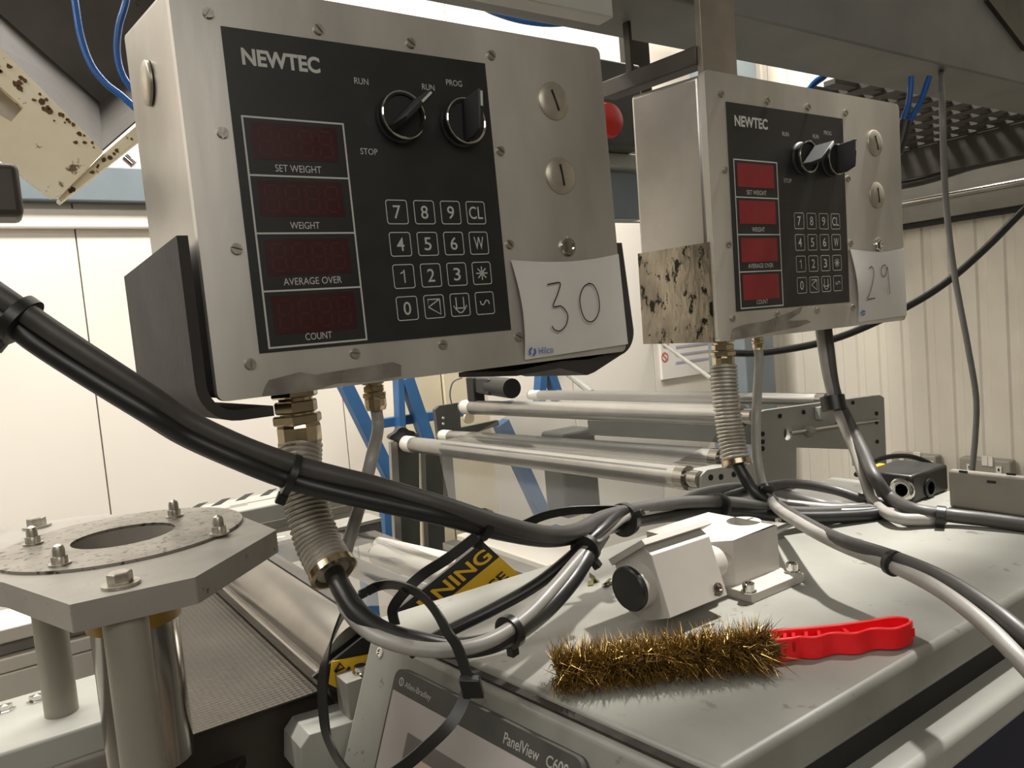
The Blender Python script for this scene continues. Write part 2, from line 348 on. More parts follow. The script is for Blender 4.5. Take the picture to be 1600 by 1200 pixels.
def control_box(name, label, MX, depth, top_back, red, ghost, tag_group):
    t = thing(name, label, 'control box'); t['_w'] = 0; t.matrix_world = MX; del t['_w']
    x0, x1, z0, z1 = -35 * mm, 387 * mm, -284 * mm, 33.5 * mm
    body = B().add([V((x0 + .002, .010, z0 + .002)), V((x1 - .002, .010, z0 + .002)), V((x1 - .002, .010, z1 - .002)), V((x0 + .002, .010, z1 - .002)),
                    V((x0 + .002, depth, z0 + .002)), V((x1 - .002, depth, z0 + .002)), V((x1 - .002, depth, z1 + top_back)), V((x0 + .002, depth, z1 + top_back))],
                   [(0, 1, 2, 3), (4, 7, 6, 5), (0, 4, 5, 1), (3, 2, 6, 7), (0, 3, 7, 4), (1, 5, 6, 2)])
    obj('housing', body, 'steel_side', t, .006, 3, label='satin steel housing behind the front plate')
    fp = plate2d(rr_outline(x0, x1, z0, z1, 7 * mm), [], (0, .0045, 0), X, Z, .009)
    obj('front_plate', fp, 'steel', t, .0015, 2)
    ov = obj('keypad_overlay', B().box(0, .240, -.0010, .0002, -.250, 0), 'overlay', t, label='black printed overlay')
    yp = -.00125
    # printed frame around the four displays
    b = B(); flat_frame(b, 7.2 * mm, 91.4 * mm, -247.4 * mm, -66.3 * mm, 1.5 * mm, .3 * mm, yp)
    for z in (-111.9, -157.0, -202.3): b.add([V((8.7 * mm, yp, (z - .7) * mm)), V((89.9 * mm, yp, (z - .7) * mm)), V((89.9 * mm, yp, (z + .7) * mm)), V((8.7 * mm, yp, (z + .7) * mm))], [(0, 1, 2, 3)])
    obj('display_frame', b, 'print', ov, smooth=False)
    for k, (zt, zb) in enumerate(((-71, -99.3), (-115.7, -143.8), (-161.5, -190.5), (-206, -237))):
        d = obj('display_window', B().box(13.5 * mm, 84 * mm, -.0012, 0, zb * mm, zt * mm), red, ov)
        if ghost:
            s = B(); h = (zt - zb) * .36
            zc = (zt + zb) / 2
            for q in range(4):
                cx = 24 + q * 16.5; w2 = 5.2
                def sg(a, b2, c, d2): s.add([V((p * mm, -.0014, r * mm)) for p, r in ((a, c), (b2, c), (b2, d2), (a, d2))], [(0, 1, 2, 3)])
                for dz in (-h, 0, h): sg(cx - w2 + 1.4, cx + w2 - 1.4, zc + dz - .9, zc + dz + .9)
                for sx in (-1, 1):
                    for dz in (-h / 2, h / 2): sg(cx + sx * w2 - .9, cx + sx * w2 + .9, zc + dz - h / 2 + 1.2, zc + dz + h / 2 - 1.2)
            obj('digit_segments', s, 'red_seg', d, smooth=False)
    for s_, cx, cz, h, w in (('SET WEIGHT', 48.3, -105.7, 5.6, 38), ('WEIGHT', 48.3, -150.8, 5.6, 24.5), ('AVERAGE OVER', 49.8, -195.4, 5.6, 49), ('COUNT', 49.2, -240.2, 5.6, 22.5),
                             ('RUN', 111.5, -29.9, 5.2, 12.8), ('RUN', 176, -28.4, 5.2, 12.6), ('PROG', 203.5, -21.9, 5.2, 16.8), ('STOP', 111.6, -88.5, 5.2, 15.8)):
        b = B(); text(b, s_, (cx * mm, yp, cz * mm), X, Z, h * mm, w * mm)
        obj('lettering', b, 'print', ov, smooth=False)
    b = B(); text(b, 'NEWTEC', (44.6 * mm, yp, -21 * mm), X, Z, 13.2 * mm, 63 * mm, bold=.035)
    obj('brand_lettering', b, 'print', ov, smooth=False, label='bold maker name print')
    rows = [['7', '8', '9', 'CL'], ['4', '5', '6', 'W'], ['1', '2', '3', '*'], ['0', '<', 'v', 's']]
    for r in range(4):
        for c in range(4):
            kx = (132 + 27 * c) * mm; kz = -(139.2 + 27.9 * r) * mm; b = B()
            flat_frame(b, kx - 10.4 * mm, kx + 10.4 * mm, kz - 10.6 * mm, kz + 10.6 * mm, .8 * mm, 2.6 * mm, yp)
            g = rows[r][c]; w = 1.1 * mm
            def ln(*q): stroke(b, [V((kx + p[0] * mm, yp, kz + p[1] * mm)) for p in q], w, -Y)
            if g == '*':
                for a in range(0, 180, 45): ca, sa = 6.2 * math.cos(math.radians(a)), 6.2 * math.sin(math.radians(a)); ln((-ca, -sa), (ca, sa))
            elif g == '1': ln((-3, 2.6), (-.6, 3.6), (.6, 5.7), (.6, -5.7))
            elif g == '<': ln((6, 6.5), (-6, 6.5), (-6, -.3), (6, 6.5)); ln((6, 6.5), (6, -7.2), (-6, -.3)); 
            elif g == 'v': ln((-4, 7), (-4, -2.5)); ln((4, 7), (4, -2.5)); ln((-7, -.5), (-5.5, -3), (5.5, -3), (7, -.5)); ln((-5.5, -3), (-1.5, -7), (1.5, -7), (5.5, -3))
            elif g == 's': ln((-5, 2.2), (-4, -1), (-1.6, -1.4), (0, .6), (1.6, 2.6), (4, 2.2), (5, -1))
            else: text(b, g, (kx, yp, kz), X, Z, 11.5 * mm, {'CL': 14.8, 'W': 10.5, '1': 3.6}.get(g, 7.2) * mm, bold=.004)
            obj('key', b, 'print', ov, smooth=False)
    # selector switches
    for cx, ang in ((142, -48), (205, -4)):
        c = V((cx * mm, 0, -59 * mm))
        k = obj('selector_knob', B().lathe(c, -Y, [(21 * mm, 0), (21 * mm, 3 * mm), (19.5 * mm, 5 * mm), (19.5 * mm, 13 * mm), (17.5 * mm, 13.2 * mm), (17.5 * mm, 11.5 * mm), (0.5 * mm, 11.5 * mm)], 36), 'knob', t)
        obj('chrome_ring', B().lathe(c, -Y, [(19.6 * mm, 11.5 * mm), (20.6 * mm, 12 * mm), (20.6 * mm, 14 * mm), (19.6 * mm, 14.6 * mm), (18.6 * mm, 14 * mm), (18.6 * mm, 12 * mm)], 40, loop=True), 'chrome', k)
        a = math.radians(ang); d = V((-math.sin(a), 0, math.cos(a))); sd = V((math.cos(a), 0, math.sin(a))); up = -Y
        h = B(); q = []
        for (u, v, w) in ((-18, 10, 3.2), (18, 10, 3.2), (21, 40, 2.2), (-14, 38, 2.2), (-19, 26, 2.6)): q.append((u, v, w))
        n = len(q); vs = [c + d * u * mm + up * v * mm + sd * w * mm for u, v, w in q] + [c + d * u * mm + up * v * mm - sd * w * mm for u, v, w in q]
        h.add(vs, [tuple(range(n)), tuple(range(n, 2 * n))[::-1]] + [(i, (i + 1) % n, n + (i + 1) % n, n + i) for i in range(n)])
        obj('lever', h, 'knob', k, .0012)
        m_ = B().obox(c + d * 12 * mm + up * 39.9 * mm, d * 6.5 * mm, sd * 1.0 * mm, up * .3 * mm)
        obj('pointer_mark', m_, 'print', k)
    # screws and plugs
    angs = [35, -40, -55, -50, 5, -55, -75, -40, 3, -80, -85, -60]
    for (sx, sz), a in zip([(-8, 8.5), (78.5, 8.5), (163, 8.5), (248, 8.5), (-8, -80.5), (248, -80.5), (-8, -168.7), (248, -168.7), (-8, -257.5), (79, -257.5), (164, -257.5), (248, -257.5)], angs):
        o = put('screw', SCREW, 'screw', t); o.location = (sx * mm, 0, sz * mm); o.rotation_euler = (0, math.radians(a), 0)
    for (c, n, sl) in ((V((318.5, 0, -27.5)) * mm, -Y, 20), (V((318.5, 0, -101)) * mm, -Y, 8), (V((-35, 108, -11.7)) * mm, -X, 90)):
        if n == -X and ghost is False: continue
        p = obj('blanking_plug', B().lathe(c, n, [(18.6 * mm, -1 * mm), (18.6 * mm, 1.2 * mm), (17.6 * mm, 2 * mm), (12 * mm, 3.2 * mm), (.4 * mm, 3.8 * mm)], 36), 'plug', t)
        if n == -Y:
            a = math.radians(sl); dd = V((math.sin(a), 0, -math.cos(a)))
            obj('slot', B().obox(c - Y * 3.2 * mm, dd * 10.5 * mm, dd.cross(Y) * 1.1 * mm, Y * .9 * mm), 'slot', p)
    c = V((319, 0, -172)) * mm
    p = obj('cam_lock', B().lathe(c, -Y, [(9.5 * mm, 0), (9.5 * mm, 2 * mm), (8.6 * mm, 3 * mm), (6.8 * mm, 3 * mm), (6.8 * mm, 1.5 * mm), (.4 * mm, 1.5 * mm)], 28), 'chrome', t)
    obj('lock_core', B().obox(c - Y * 2 * mm, X * 2 * mm, Z * 5 * mm, Y * 2 * mm), 'chrome', p)
    return t
b1 = control_box('control_box', 'steel control box in a black rubber liner with handwritten note reading 30', MB1, .197, .030, 'red_dark', True, None)
b2 = control_box('control_box', 'smaller looking steel control box hung from a strap with handwritten note reading 29', MB2, .126, .005, 'red_sheen', False, None)

# rubber liner hugging the sides and underside of the left box
def arc(cx, cz, r, a0, a1, n=7): return [(cx + r * math.cos(math.radians(a0 + (a1 - a0) * i / n)), cz + r * math.sin(math.radians(a0 + (a1 - a0) * i / n))) for i in range(n + 1)]
out = [(-.050, -.158)] + arc(-.020, -.270, .030, 180, 270) + [(.006, -.300)]
inn = [(.006, -.292)] + arc(-.020, -.270, .022, 270, 180)[0:] + [(-.042, -.158)]
b = B().prism([V((x, .000, z)) for x, z in out + inn], (0, .255, 0)); obj('rubber_liner', b, 'rubber', b1, smooth=True, label='black rubber wrapping the lower left corner')
out = [(.400, -.168)] + arc(.380, -.262, .026, 0, -80) + [(.345, -.302), (.335, -.304), (.30, -.293), (.246, -.295)]
inn = [(.246, -.290), (.30, -.286), (.340, -.288), (.372, -.284)] + arc(.374, -.264, .018, -80, 0) + [(.392, -.168)]
b = B().prism([V((x, .006, z)) for x, z in out + inn], (0, .11, 0)); obj('rubber_liner', b, 'rubber', b1, label='black rubber wrapping the lower right corner')
# grey residue along the lower edge of both boxes
def patch(parent, pts, m, name, y=-.0006):
    obj(name, B().prism([V((x * mm, y, -z * mm)) for x, z in pts], (0, .0008, 0)), m, parent, smooth=False)
patch(b1, [(-2, 283.5), (1.5, 276), (5, 271.5), (30, 268), (44, 271.5), (49.5, 271), (113, 268.2), (120.5, 271.5), (119.5, 281), (90, 282), (60, 280.5), (40, 283.5)], 'residue', 'tape_residue')
patch(b2, [(-14, 283.5), (-8, 270), (10, 267), (60, 264.5), (110, 256), (132, 251), (126, 259), (100, 267), (112, 268), (140, 268.5), (150, 272), (120, 277), (80, 279), (40, 281.5), (5, 283)], 'residue', 'tape_residue')
obj('foil_tape', B().box(-.0362, -.0345, .006, .1262, -.2845, -.165), 'foil', b2, label='torn silver tape with black adhesive marks')
# hanger strap of the right box
obj('hanger_strap', B().box(.112, .186, .127, .137, -.02, .48), 'strap', b2, .001)

# ------------------------------------------------------------------ notes
def note(label, MX, pts, digits, logo):
    t = thing('paper_note', label, 'note'); del t['_w']; t.matrix_world = MX
    # curled sheet: grid between four corners with a slight bulge
    (ax, az), (bx, bz), (cx, cz), (dx, dz) = pts; n = 14; vs = []
    def y_at(u, v): return -.0035 - .0035 * math.sin(math.pi * u) * (1 - v) - .003 * math.sin(math.pi * v) * (1 - u) ** 2
    def at_(u, v):
        x = (ax * (1 - u) + bx * u) * (1 - v) + (dx * (1 - u) + cx * u) * v; z = (az * (1 - u) + bz * u) * (1 - v) + (dz * (1 - u) + cz * u) * v
        z += 5 * math.sin(math.pi * u) * (1 - v); x += 3.5 * math.sin(math.pi * v) * (1 - u) ** 3
        return V((x * mm, y_at(u, v), -z * mm))
    f = []
    for off in (0, .0006):
        for i in range(n + 1):
            for j in range(n + 1): vs.append(at_(i / n, j / n) + Y * off)
    q = (n + 1) ** 2
    for i in range(n):
        for j in range(n):
            k = i * (n + 1) + j; f.append((k, k + 1, k + n + 2, k + n + 1)); f.append((q + k, q + k + n + 1, q + k + n + 2, q + k + 1))
    for i in range(n):
        for a, c in ((i, i + 1), ((n * (n + 1)) + i, n * (n + 1) + i + 1), (i * (n + 1), (i + 1) * (n + 1)), (i * (n + 1) + n, (i + 1) * (n + 1) + n)): f.append((a, c, q + c, q + a))
    obj('sheet', B().add(vs, f), 'paper', t)
    b = B()
    for d in digits: stroke(b, spline([V((x * mm, -.0092, -z * mm)) for x, z in d], 6), 1.3 * mm, -Y)
    obj('handwritten_digits', b, 'ink', t, smooth=False)
    b = B(); logo(b); obj('printed_logo', b, 'logo_blue', t, smooth=False); return t
def logo1(b):
    text(b, 'Hilco', (275 * mm, -.0068, -272.8 * mm), X, Z, 6.6 * mm, 18 * mm)
    c = V((258.5, -6.8, -272.8)) * mm
    for a0, a1 in ((20, 160), (200, 340)): stroke(b, [c + V((3.4 * math.cos(math.radians(a0 + 70 + (a1 - a0) * i / 8)), 0, 3.4 * math.sin(math.radians(a0 + 70 + (a1 - a0) * i / 8)))) * mm for i in range(9)], 2 * mm, -Y)
three = [(282, 209.5), (290, 208.6), (298.4, 208.8), (294, 219), (287, 231), (297, 231.5), (304, 240), (301, 250), (293, 255.5), (286, 254), (283, 250)]
zero = [(336, 210.5), (328, 214), (322, 224), (322, 236), (326, 246), (333, 249.5), (341, 246), (346.5, 236), (346, 222), (341, 212.5), (334, 210.4)]
note('white sticky note with handwritten number 30 and blue print', MB1, [(246, 184), (385, 181), (387, 276.5), (251, 280)], [three, zero], logo1)
def logo2(b):
    c = V((262, -6.8, -266)) * mm
    stroke(b, [c + V((-5, 0, -1)) * mm, c + V((0, 0, 2)) * mm, c + V((6, 0, 1)) * mm], 2 * mm, -Y); stroke(b, [c + V((-3, 0, -3)) * mm, c + V((6, 0, -2)) * mm], 1.6 * mm, -Y)
two = [(278, 206), (283, 202.5), (288, 206), (289, 214), (284, 228), (276, 241), (270.5, 248), (280, 247.5), (290.5, 247.5)]
nine = [(324, 206), (318, 201), (310, 205), (308.5, 213), (314, 218), (321, 213), (325, 205), (327, 222), (329, 243)]
note('white paper note with handwritten number 29', MB2, [(242, 177), (382, 177), (384, 277), (256, 279)], [two, nine], logo2)

# ------------------------------------------------------------------ cable glands, as parts of the boxes
def gland(parent, MX, c, s, down=None):
    """threaded brass gland hanging from the underside; c in box coordinates"""
    c = V(c); d = -Z; g = None
    g = obj('cable_gland', B().lathe(c, d, [(.0165 * s, 0), (.0165 * s, .046 * s), (.012 * s, .047 * s)], 28), 'brassy', parent)
    def hexn(h0, h1, r): return B().lathe(c, d, [(r * .93, h0), (r, h0 + .0015 * s), (r, h1 - .0015 * s), (r * .93, h1)], 6)
    obj('lock_nut', hexn(0, .007 * s, .0235 * s), 'brassy', g, smooth=False)
    obj('hex_body', hexn(.010 * s, .022 * s, .0215 * s), 'brassy', g, smooth=False)
    obj('hex_nut', hexn(.0235 * s, .033 * s, .0245 * s), 'brassy', g, smooth=False)
    obj('clamp_nut', B().lathe(c, d, [(.0205 * s, .033 * s), (.0215 * s, .036 * s), (.0215 * s, .050 * s), (.0185 * s, .058 * s), (.016 * s, .058 * s)], 12), 'brassy', g, smooth=False)
    return g
def at_under(MX, u, v, y):      # local point on the underside plane of a box for a photo pixel at world y
    p = PY(u, v, y); q = MX.inverted() @ p; return V((q.x, q.y, -.284))
g1 = at_under(MB1, 462, 628, .652); gland(b1, MB1, g1, .88)
g2 = at_under(MB1, 584, 606, .652); gland(b1, MB1, g2, .47)
g3 = at_under(MB2, 1129, 540, .660); gland(b2, MB2, g3, .66)
g4 = at_under(MB2, 1184, 532, .660); gland(b2, MB2, g4, .34)

# ------------------------------------------------------------------ flexible conduits
def conduit(label, pts, r, ridges):
    path = spline(pts, 24); 
    L_ = [0]
    for a, c in zip(path, path[1:]): L_.append(L_[-1] + (c - a).length)
    n = ridges * 4; res = []
    for k in range(n + 1):
        t = L_[-1] * k / n; i = max(j for j in range(len(L_)) if L_[j] <= t + 1e-9); i = min(i, len(path) - 2)
        res.append(path[i].lerp(path[i + 1], (t - L_[i]) / (L_[i + 1] - L_[i])))
    prof = (0, .75, 1, .75)
    t = thing('flexible_conduit', label, 'conduit', pts[0])
    obj('corrugated_hose', B().tube(res, r, 22, lambda k: r * (.78 + .22 * prof[k % 4])), 'conduit', t, ang=80)
    d = (res[-1] - res[-3]).normalized()
    obj('end_ferrule', B().lathe(res[-1] - d * .004, d, [(r * 1.04, 0), (r * 1.06, .006), (r * .9, .007), (r * .6, .002)], 28), 'brassy', t)
    return res
w1 = MB1 @ (g1 + V((0, 0, -.046))); w2 = MB1 @ (g2 + V((0, 0, -.024))); w3 = MB2 @ (g3 + V((0, 0, -.034))); w4 = MB2 @ (g4 + V((0, 0, -.018)))
c1 = conduit('thick ribbed metal conduit hanging below the left control box', [w1, P(469, 735, .655), P(482, 800, .645), P(498, 850, .635), P(521, 893, .62)], .0190, 28)
c2 = conduit('slim ribbed metal conduit hanging below the right control box', [w3, P(1134, 620, .985), P(1142, 680, .98), P(1151, 724, .97)], .0176, 26)

# ================================================================== overhead steelwork
ZB = PY(1200, 35, .80).z
tb = thing('overhead_beam', 'grey painted steel beam running overhead behind the control boxes', 'beam', (0, .8, ZB))
obj('box_section', B().box(.2, 2.98, .80, .947, ZB, ZB + .35), 'beam', tb, .004, 3)
p = PY(955, 30, .79)
obj('guide_rail', B().box(.2, p.x, .785, .815, p.z, p.z + .03), 'frame_grey', tb, .002)
q = PY(1545, 0, .79); r_ = PY(1605, 78, .79)
obj('gusset_plate', B().prism([q, r_, r_ + Z * .3, q + V((0, 0, .3))], (0, .009, 0)), 'dark_steel', tb)
p0 = PX(1098, 88, .885); p1 = PX(950, 143, .885)
ta = thing('support_arm', 'dark steel arm reaching back from the strap of the right box', 'bracket', p0)
obj('angle_bar', B().bar(p0, p1, .030, .026), 'dark_steel', ta, .002)
p = PX(983, 100, .885)
obj('stay', B().box(.883, .889, p.y - .006, p.y + .006, p0.z, ZB + .01), 'dark_steel', ta)
# grey beam far left, behind the hopper
struct('trim_2', B().box(-.6, 1.0, 2.55, 2.60, PY(40, 312, 2.55).z, PY(40, 255, 2.55).z), 'column', 'blue grey beam high on the left before the white wall', .004)

for yy, zz in ((.47, 2.34),):  # unseen pipe, added to throw shadow streaks across the console lid
    struct('added_streak_pipe', B().cyl((.3, yy, zz), (2.99, yy, zz), .020, 16), 'frame_grey', 'added grey pipe above the view that casts shadow streaks on the lid')
# machine glimpsed between the two boxes
tj = thing('switch_enclosure', 'dark enclosure with a red stop button seen between the two control boxes', 'enclosure', PY(970, 200, 1.25))
a = PY(925, 88, 1.25); c = PY(1010, 232, 1.25)
obj('case', B().box(a.x, c.x, 1.25, 1.40, c.z, a.z), 'plate_dark', tj, .006)
e = PY(941, 192, 1.24)
obj('stop_button', B().lathe((e.x, 1.25, e.z), -Y, [(.012, 0), (.012, .018), (.034, .020), (.037, .028), (.034, .038), (.018, .044), (.001, .046)], 32), 'red_stop', tj, label='red mushroom button')
tq = thing('cross_member', 'grey cross member below the red stop button, seen between the boxes', 'beam', PY(970, 300, 1.3))
a = PY(930, 236, 1.3); c = PY(1010, 264, 1.3); obj('rail', B().box(a.x, c.x + .1, 1.3, 1.36, c.z, a.z), 'frame_grey', tq, .003); obj('hanger', B().box(c.x + .04, c.x + .1, 1.36, 1.40, c.z, 3.3), 'dark_steel', tq)
a = PY(930, 266, 1.32); c = PY(1010, 342, 1.32); obj('web_panel', B().box(a.x, c.x, 1.32, 1.38, c.z, a.z), 'column', tq, .003)

# cable tray, pipe and hose on the ribbed wall
tt = thing('cable_tray', 'dark slotted cable tray high along the ribbed wall', 'cable tray', (2.8, 1.0, 2.05))
zt = PX(1500, 212, 2.8).z
for i in range(13):
    y = .97 + i * .056; obj('tray_bar', B().box(1.75, 2.80, y, y + .030, zt, zt + .012), 'grate', tt)
for i in range(9):
    x = 1.85 + i * .115; obj('tray_strip', B().box(x, x + .05, .96, 1.7, zt - .004, zt + .010), 'grate', tt)
zf = PX(1500, 262, 2.8).z
obj('side_flange', B().box(2.80, 2.82, .96, 1.9, zf, zt + .02), 'grate', tt)
for i in range(9):
    y = .97 + i * .098; obj('flange_slot', B().box(2.797, 2.802, y, y + .066, zt - .006, zt + .004), 'frame_grey', tt)
tr = thing('wall_trunking', 'grey steel trunking with a bright pipe along the ribbed wall', 'trunking', (2.95, 1.0, 1.77))
z0 = PX(1412, 350, 2.94).z; z1 = PX(1412, 300, 2.94).z; zp = PX(1412, 318, 2.91).z
obj('trunking_case', B().box(2.94, 3.0, -.4, 2.58, z0, z1 + .09), 'trunk', tr, .003)
obj('pipe', B().cyl((2.915, -.4, zp), (2.915, 2.58, zp), .013, 16), 'chrome_roll', tr)
obj('dark_edge_strip', B().box(2.95, 3.0, -.4, 2.58, z0 - .018, z0), 'slot', tr)  # dark strip along the lower edge of the trunking case
def Zp(u, v, h): return PZ(u, v, 1.22 + h)
def cab(label, pts, r, m, name='cable', group=None, seg=12, n=12):
    return tag(obj(name, B().tube(spline(pts, seg), r, n), m, ang=60), label, 'cable', group)
cab('black hose sagging under the slotted cable tray', [PX(u, v, 2.84) for u, v in ((1230, 300), (1330, 300), (1412, 288), (1460, 277), (1520, 258), (1600, 240), (1680, 215))], .017, 'cable_black', 'hose')

# ================================================================== film machine in the background
YN, YF = .90, 1.88
tf = thing('film_roller_frame', 'film unwinding frame with pale rollers between two end plates', 'machine', (1.0, 1.3, 1.0))
def roller(n_, f_, r, m='roller', cap=.05):
    n_, f_ = V(n_), V(f_); d = (f_ - n_).normalized()
    o = obj('roller', B().cyl(n_, f_, r, 28), m, tf)
    obj('end_cap', B().lathe(f_ - d * cap, d, [(r * 1.02, 0), (r * 1.06, .004), (r * 1.06, cap - .01), (r * .9, cap)], 28), 'white_cap', o)
    obj('end_cap', B().lathe(n_ + d * .02, -d, [(r * 1.03, 0), (r * 1.03, .02), (r * .7, .021), (r * .7, .045)], 28), 'chrome_roll', o)
R1n, R1f = PY(1076, 747, YN), PY(632, 693, YF)
R2n, R2f = PY(1128, 716, YN), PY(690, 681, YF)
R3n, R3f = PY(1160, 650, YN), PY(724, 636, YF)
R4n, R4f = PY(1292, 625, YN), PY(828, 617, YF)
roller(R1n, R1f, .0205); roller(R2n, R2f, .0165); roller(R3n, R3f, .0195); roller(R4n, R4f, .0135)
def yplate(name, outer, holes, y, th, m, parent, bev=.002):
    o = [PY(u, v, y) for u, v in outer]; hs = []
    for (u, v, r) in holes:
        c = PY(u, v, y); hs.append(ring(c.x, c.z, r))
    return obj(name, plate2d([(p.x, p.z) for p in o], hs, (0, y, 0), X, Z, th), m, parent, bev)
npl = yplate('end_plate', [(1178, 645), (1192, 641), (1370, 617), (1377, 621), (1381, 725), (1336, 728), (1334, 702), (1240, 699), (1240, 765), (1178, 765)], [(1227, 677, .013), (1302, 663, .004)], .89, .012, 'plate_grey', tf)
obj('adjuster_rod', B().cyl(PY(1236, 676, .875), PY(1372, 656, .875), .0028, 10), 'chrome', npl)
obj('rod_collar', B().cyl(PY(1262, 673, .875), PY(1268, 672, .875), .009, 14), 'plate_grey', npl)
obj('rod_block', B().obox(PY(1282, 645, .877), X * .010, Y * .006, Z * .012), 'frame_grey', npl, .001)
for u, v in ((1218, 650), (1255, 644), (1332, 629), (1369, 646), (1369, 660), (1370, 690), (1191, 678), (1191, 690), (1191, 701)):
    obj('bolt_hole', B().cyl(PY(u, v, .8838), PY(u, v, .8838) - Y * .0025, .0042, 12), 'slot', npl)
nb = yplate('bearing_block', [(1085, 768), (1085, 742), (1094, 733), (1150, 723), (1182, 721), (1182, 768)], [], .885, .03, 'frame_grey', tf)
for u, v in ((1110, 746), (1126, 745), (1146, 741)): obj('socket_screw', B().cyl(PY(u, v, .870), PY(u, v, .870) - Y * .002, .005, 14), 'slot', nb)
def fplate(outer, m, y): return yplate('end_plate', outer, [], y, .016, m, tf)
fplate([(612, 690), (618, 684), (652, 676), (655, 870), (622, 876)], 'plate_dark', 1.90)
obj('plate_edge', B().bar(PY(614, 690, 1.885), PY(622, 876, 1.885), .016, .02, up=X), 'roller', tf)
fplate([(662, 690), (688, 686), (694, 870), (668, 874)], 'plate_dark', 1.92)
obj('plate_edge', B().bar(PY(659, 705, 1.905), PY(666, 872, 1.905), .010, .014, up=X), 'roller', tf)
fplate([(686, 705), (704, 702), (712, 800), (694, 806)], 'plate_grey', 1.95)
fp = fplate([(678, 640), (684, 634), (716, 629), (718, 668), (776, 656), (778, 664), (716, 684), (684, 690)], 'plate_dark', 1.93)
obj('bearing_cap', B().cyl(PY(731, 653, 1.91), PY(731, 653, 1.91) - Y * .01, .0165, 20), 'cream_panel', fp)
for u, v in ((692, 653), (692, 662)): obj('bolt_hole', B().cyl(PY(u, v, 1.918), PY(u, v, 1.918) - Y * .004, .0034, 10), 'white_cap', fp)
for u0, y0_ in ((636, 1.90), (1210, .89)):
    p = PY(u0, 760 if u0 > 900 else 870, y0_); obj('post', B().box(p.x - .03, p.x + .03, y0_, y0_ + .05, 0, p.z + .01), 'plate_grey', tf)
# drive parts seen through the film
p = PY(1140, 672, .96); q = PY(862, 668, 1.72)
obj('drive_bar', B().bar(p + X * .16 - Z * .03, q + X * .16 - Z * .02, .05, .045), 'plate_dark', tf, .003)
p = PY(880, 690, 1.75); obj('drive_motor', B().box(p.x - .03, p.x + .10, 1.72, 1.82, p.z - .22, p.z + .03), 'plate_dark', tf, .01)
# black star knob on the far plate
c = PY(630, 686, 1.87); pts = []
for i in range(24): a = 2 * math.pi * i / 24; rr = .034 + .006 * math.cos(a * 4); pts.append(c + X * rr * math.cos(a) + Z * .6 * rr * math.sin(a) + Z * .01)
obj('star_knob', B().prism(pts, (0, .02, 0)), 'black', tf, .002)
# photocell
tp = thing('photocell', 'black cylindrical sensor above the left end of the top roller', 'sensor', PY(770, 625, 1.80))
a, c = PY(748, 600, 1.82), PY(800, 607, 1.62)
obj('barrel', B().cyl(a.lerp(c, .40), c, .026, 24), 'black', tp); obj('sensor_head', B().bar(a, a.lerp(c, .55), .046, .046), 'black', tp, .005)
obj('clamp', B().box(a.x - .03, a.x + .005, a.y - .02, a.y + .02, a.z - .055, a.z + .022), 'black', tp, .004)
obj('sensor_lead', B().tube(spline([PY(722, 590, 1.85), PY(708, 597, 1.86), PY(703, 615, 1.87), PY(706, 632, 1.87)], 8), .0022, 6), 'cable_grey', tp)
# film web over the rollers
def lp(n_, f_, u):   # point on a roller axis seen at photo column u
    lo, hi = 0, 1
    n_, f_ = V(n_), V(f_)
    def col(t):
        q = n_.lerp(f_, t) - CAM; cx_ = W.transposed() @ q; return cx_.x / cx_.z * 1200 + 800
    for _ in range(40):
        mid = (lo + hi) / 2
        if col(mid) > u: lo = mid
        else: hi = mid
    return n_.lerp(f_, lo)
fa = [(lp(R4n, R4f, 850), lp(R4n, R4f, 1180)), (lp(R3n, R3f, 792), lp(R3n, R3f, 1128)), (lp(R2n, R2f, 740), lp(R2n, R2f, 1100)), (lp(R1n, R1f, 697), lp(R1n, R1f, 1052))]
low = (PY(706, 800, 1.68), PY(1040, 838, .98))
def web(seq, nx=10):
    b = B(); vs = []; L_ = len(seq)
    for (l, r) in seq:
        for i in range(nx + 1): vs.append(V(l).lerp(V(r), i / nx))
    return b.add(vs, [(k * (nx + 1) + i, k * (nx + 1) + i + 1, (k + 1) * (nx + 1) + i + 1, (k + 1) * (nx + 1) + i) for k in range(L_ - 1) for i in range(nx)])
up = Z * .0155
s1 = [(fa[0][0] + up, fa[0][1] + up), (fa[1][0] + Z * .020, fa[1][1] + Z * .020), (fa[1][0] - X * .0205, fa[1][1] - X * .0205), (fa[1][0] - Z * .02 - X * .006, fa[1][1] - Z * .02 - X * .006), (fa[2][0] + X * .012 + Z * .014, fa[2][1] + X * .012 + Z * .014), (fa[2][0] + Z * .0178, fa[2][1] + Z * .0178),
      (fa[3][0] + Z * .0215, fa[3][1] + Z * .0215), (fa[3][0] - X * .015 + Z * .015, fa[3][1] - X * .015 + Z * .015), (fa[3][0] - X * .0215, fa[3][1] - X * .0215), (fa[3][0] - X * .0215 - Z * .01, fa[3][1] - X * .0215 - Z * .01), low]
tag(obj('film_web', web(s1), 'film', ang=60), 'clear plastic film threaded over the pale rollers', 'film')

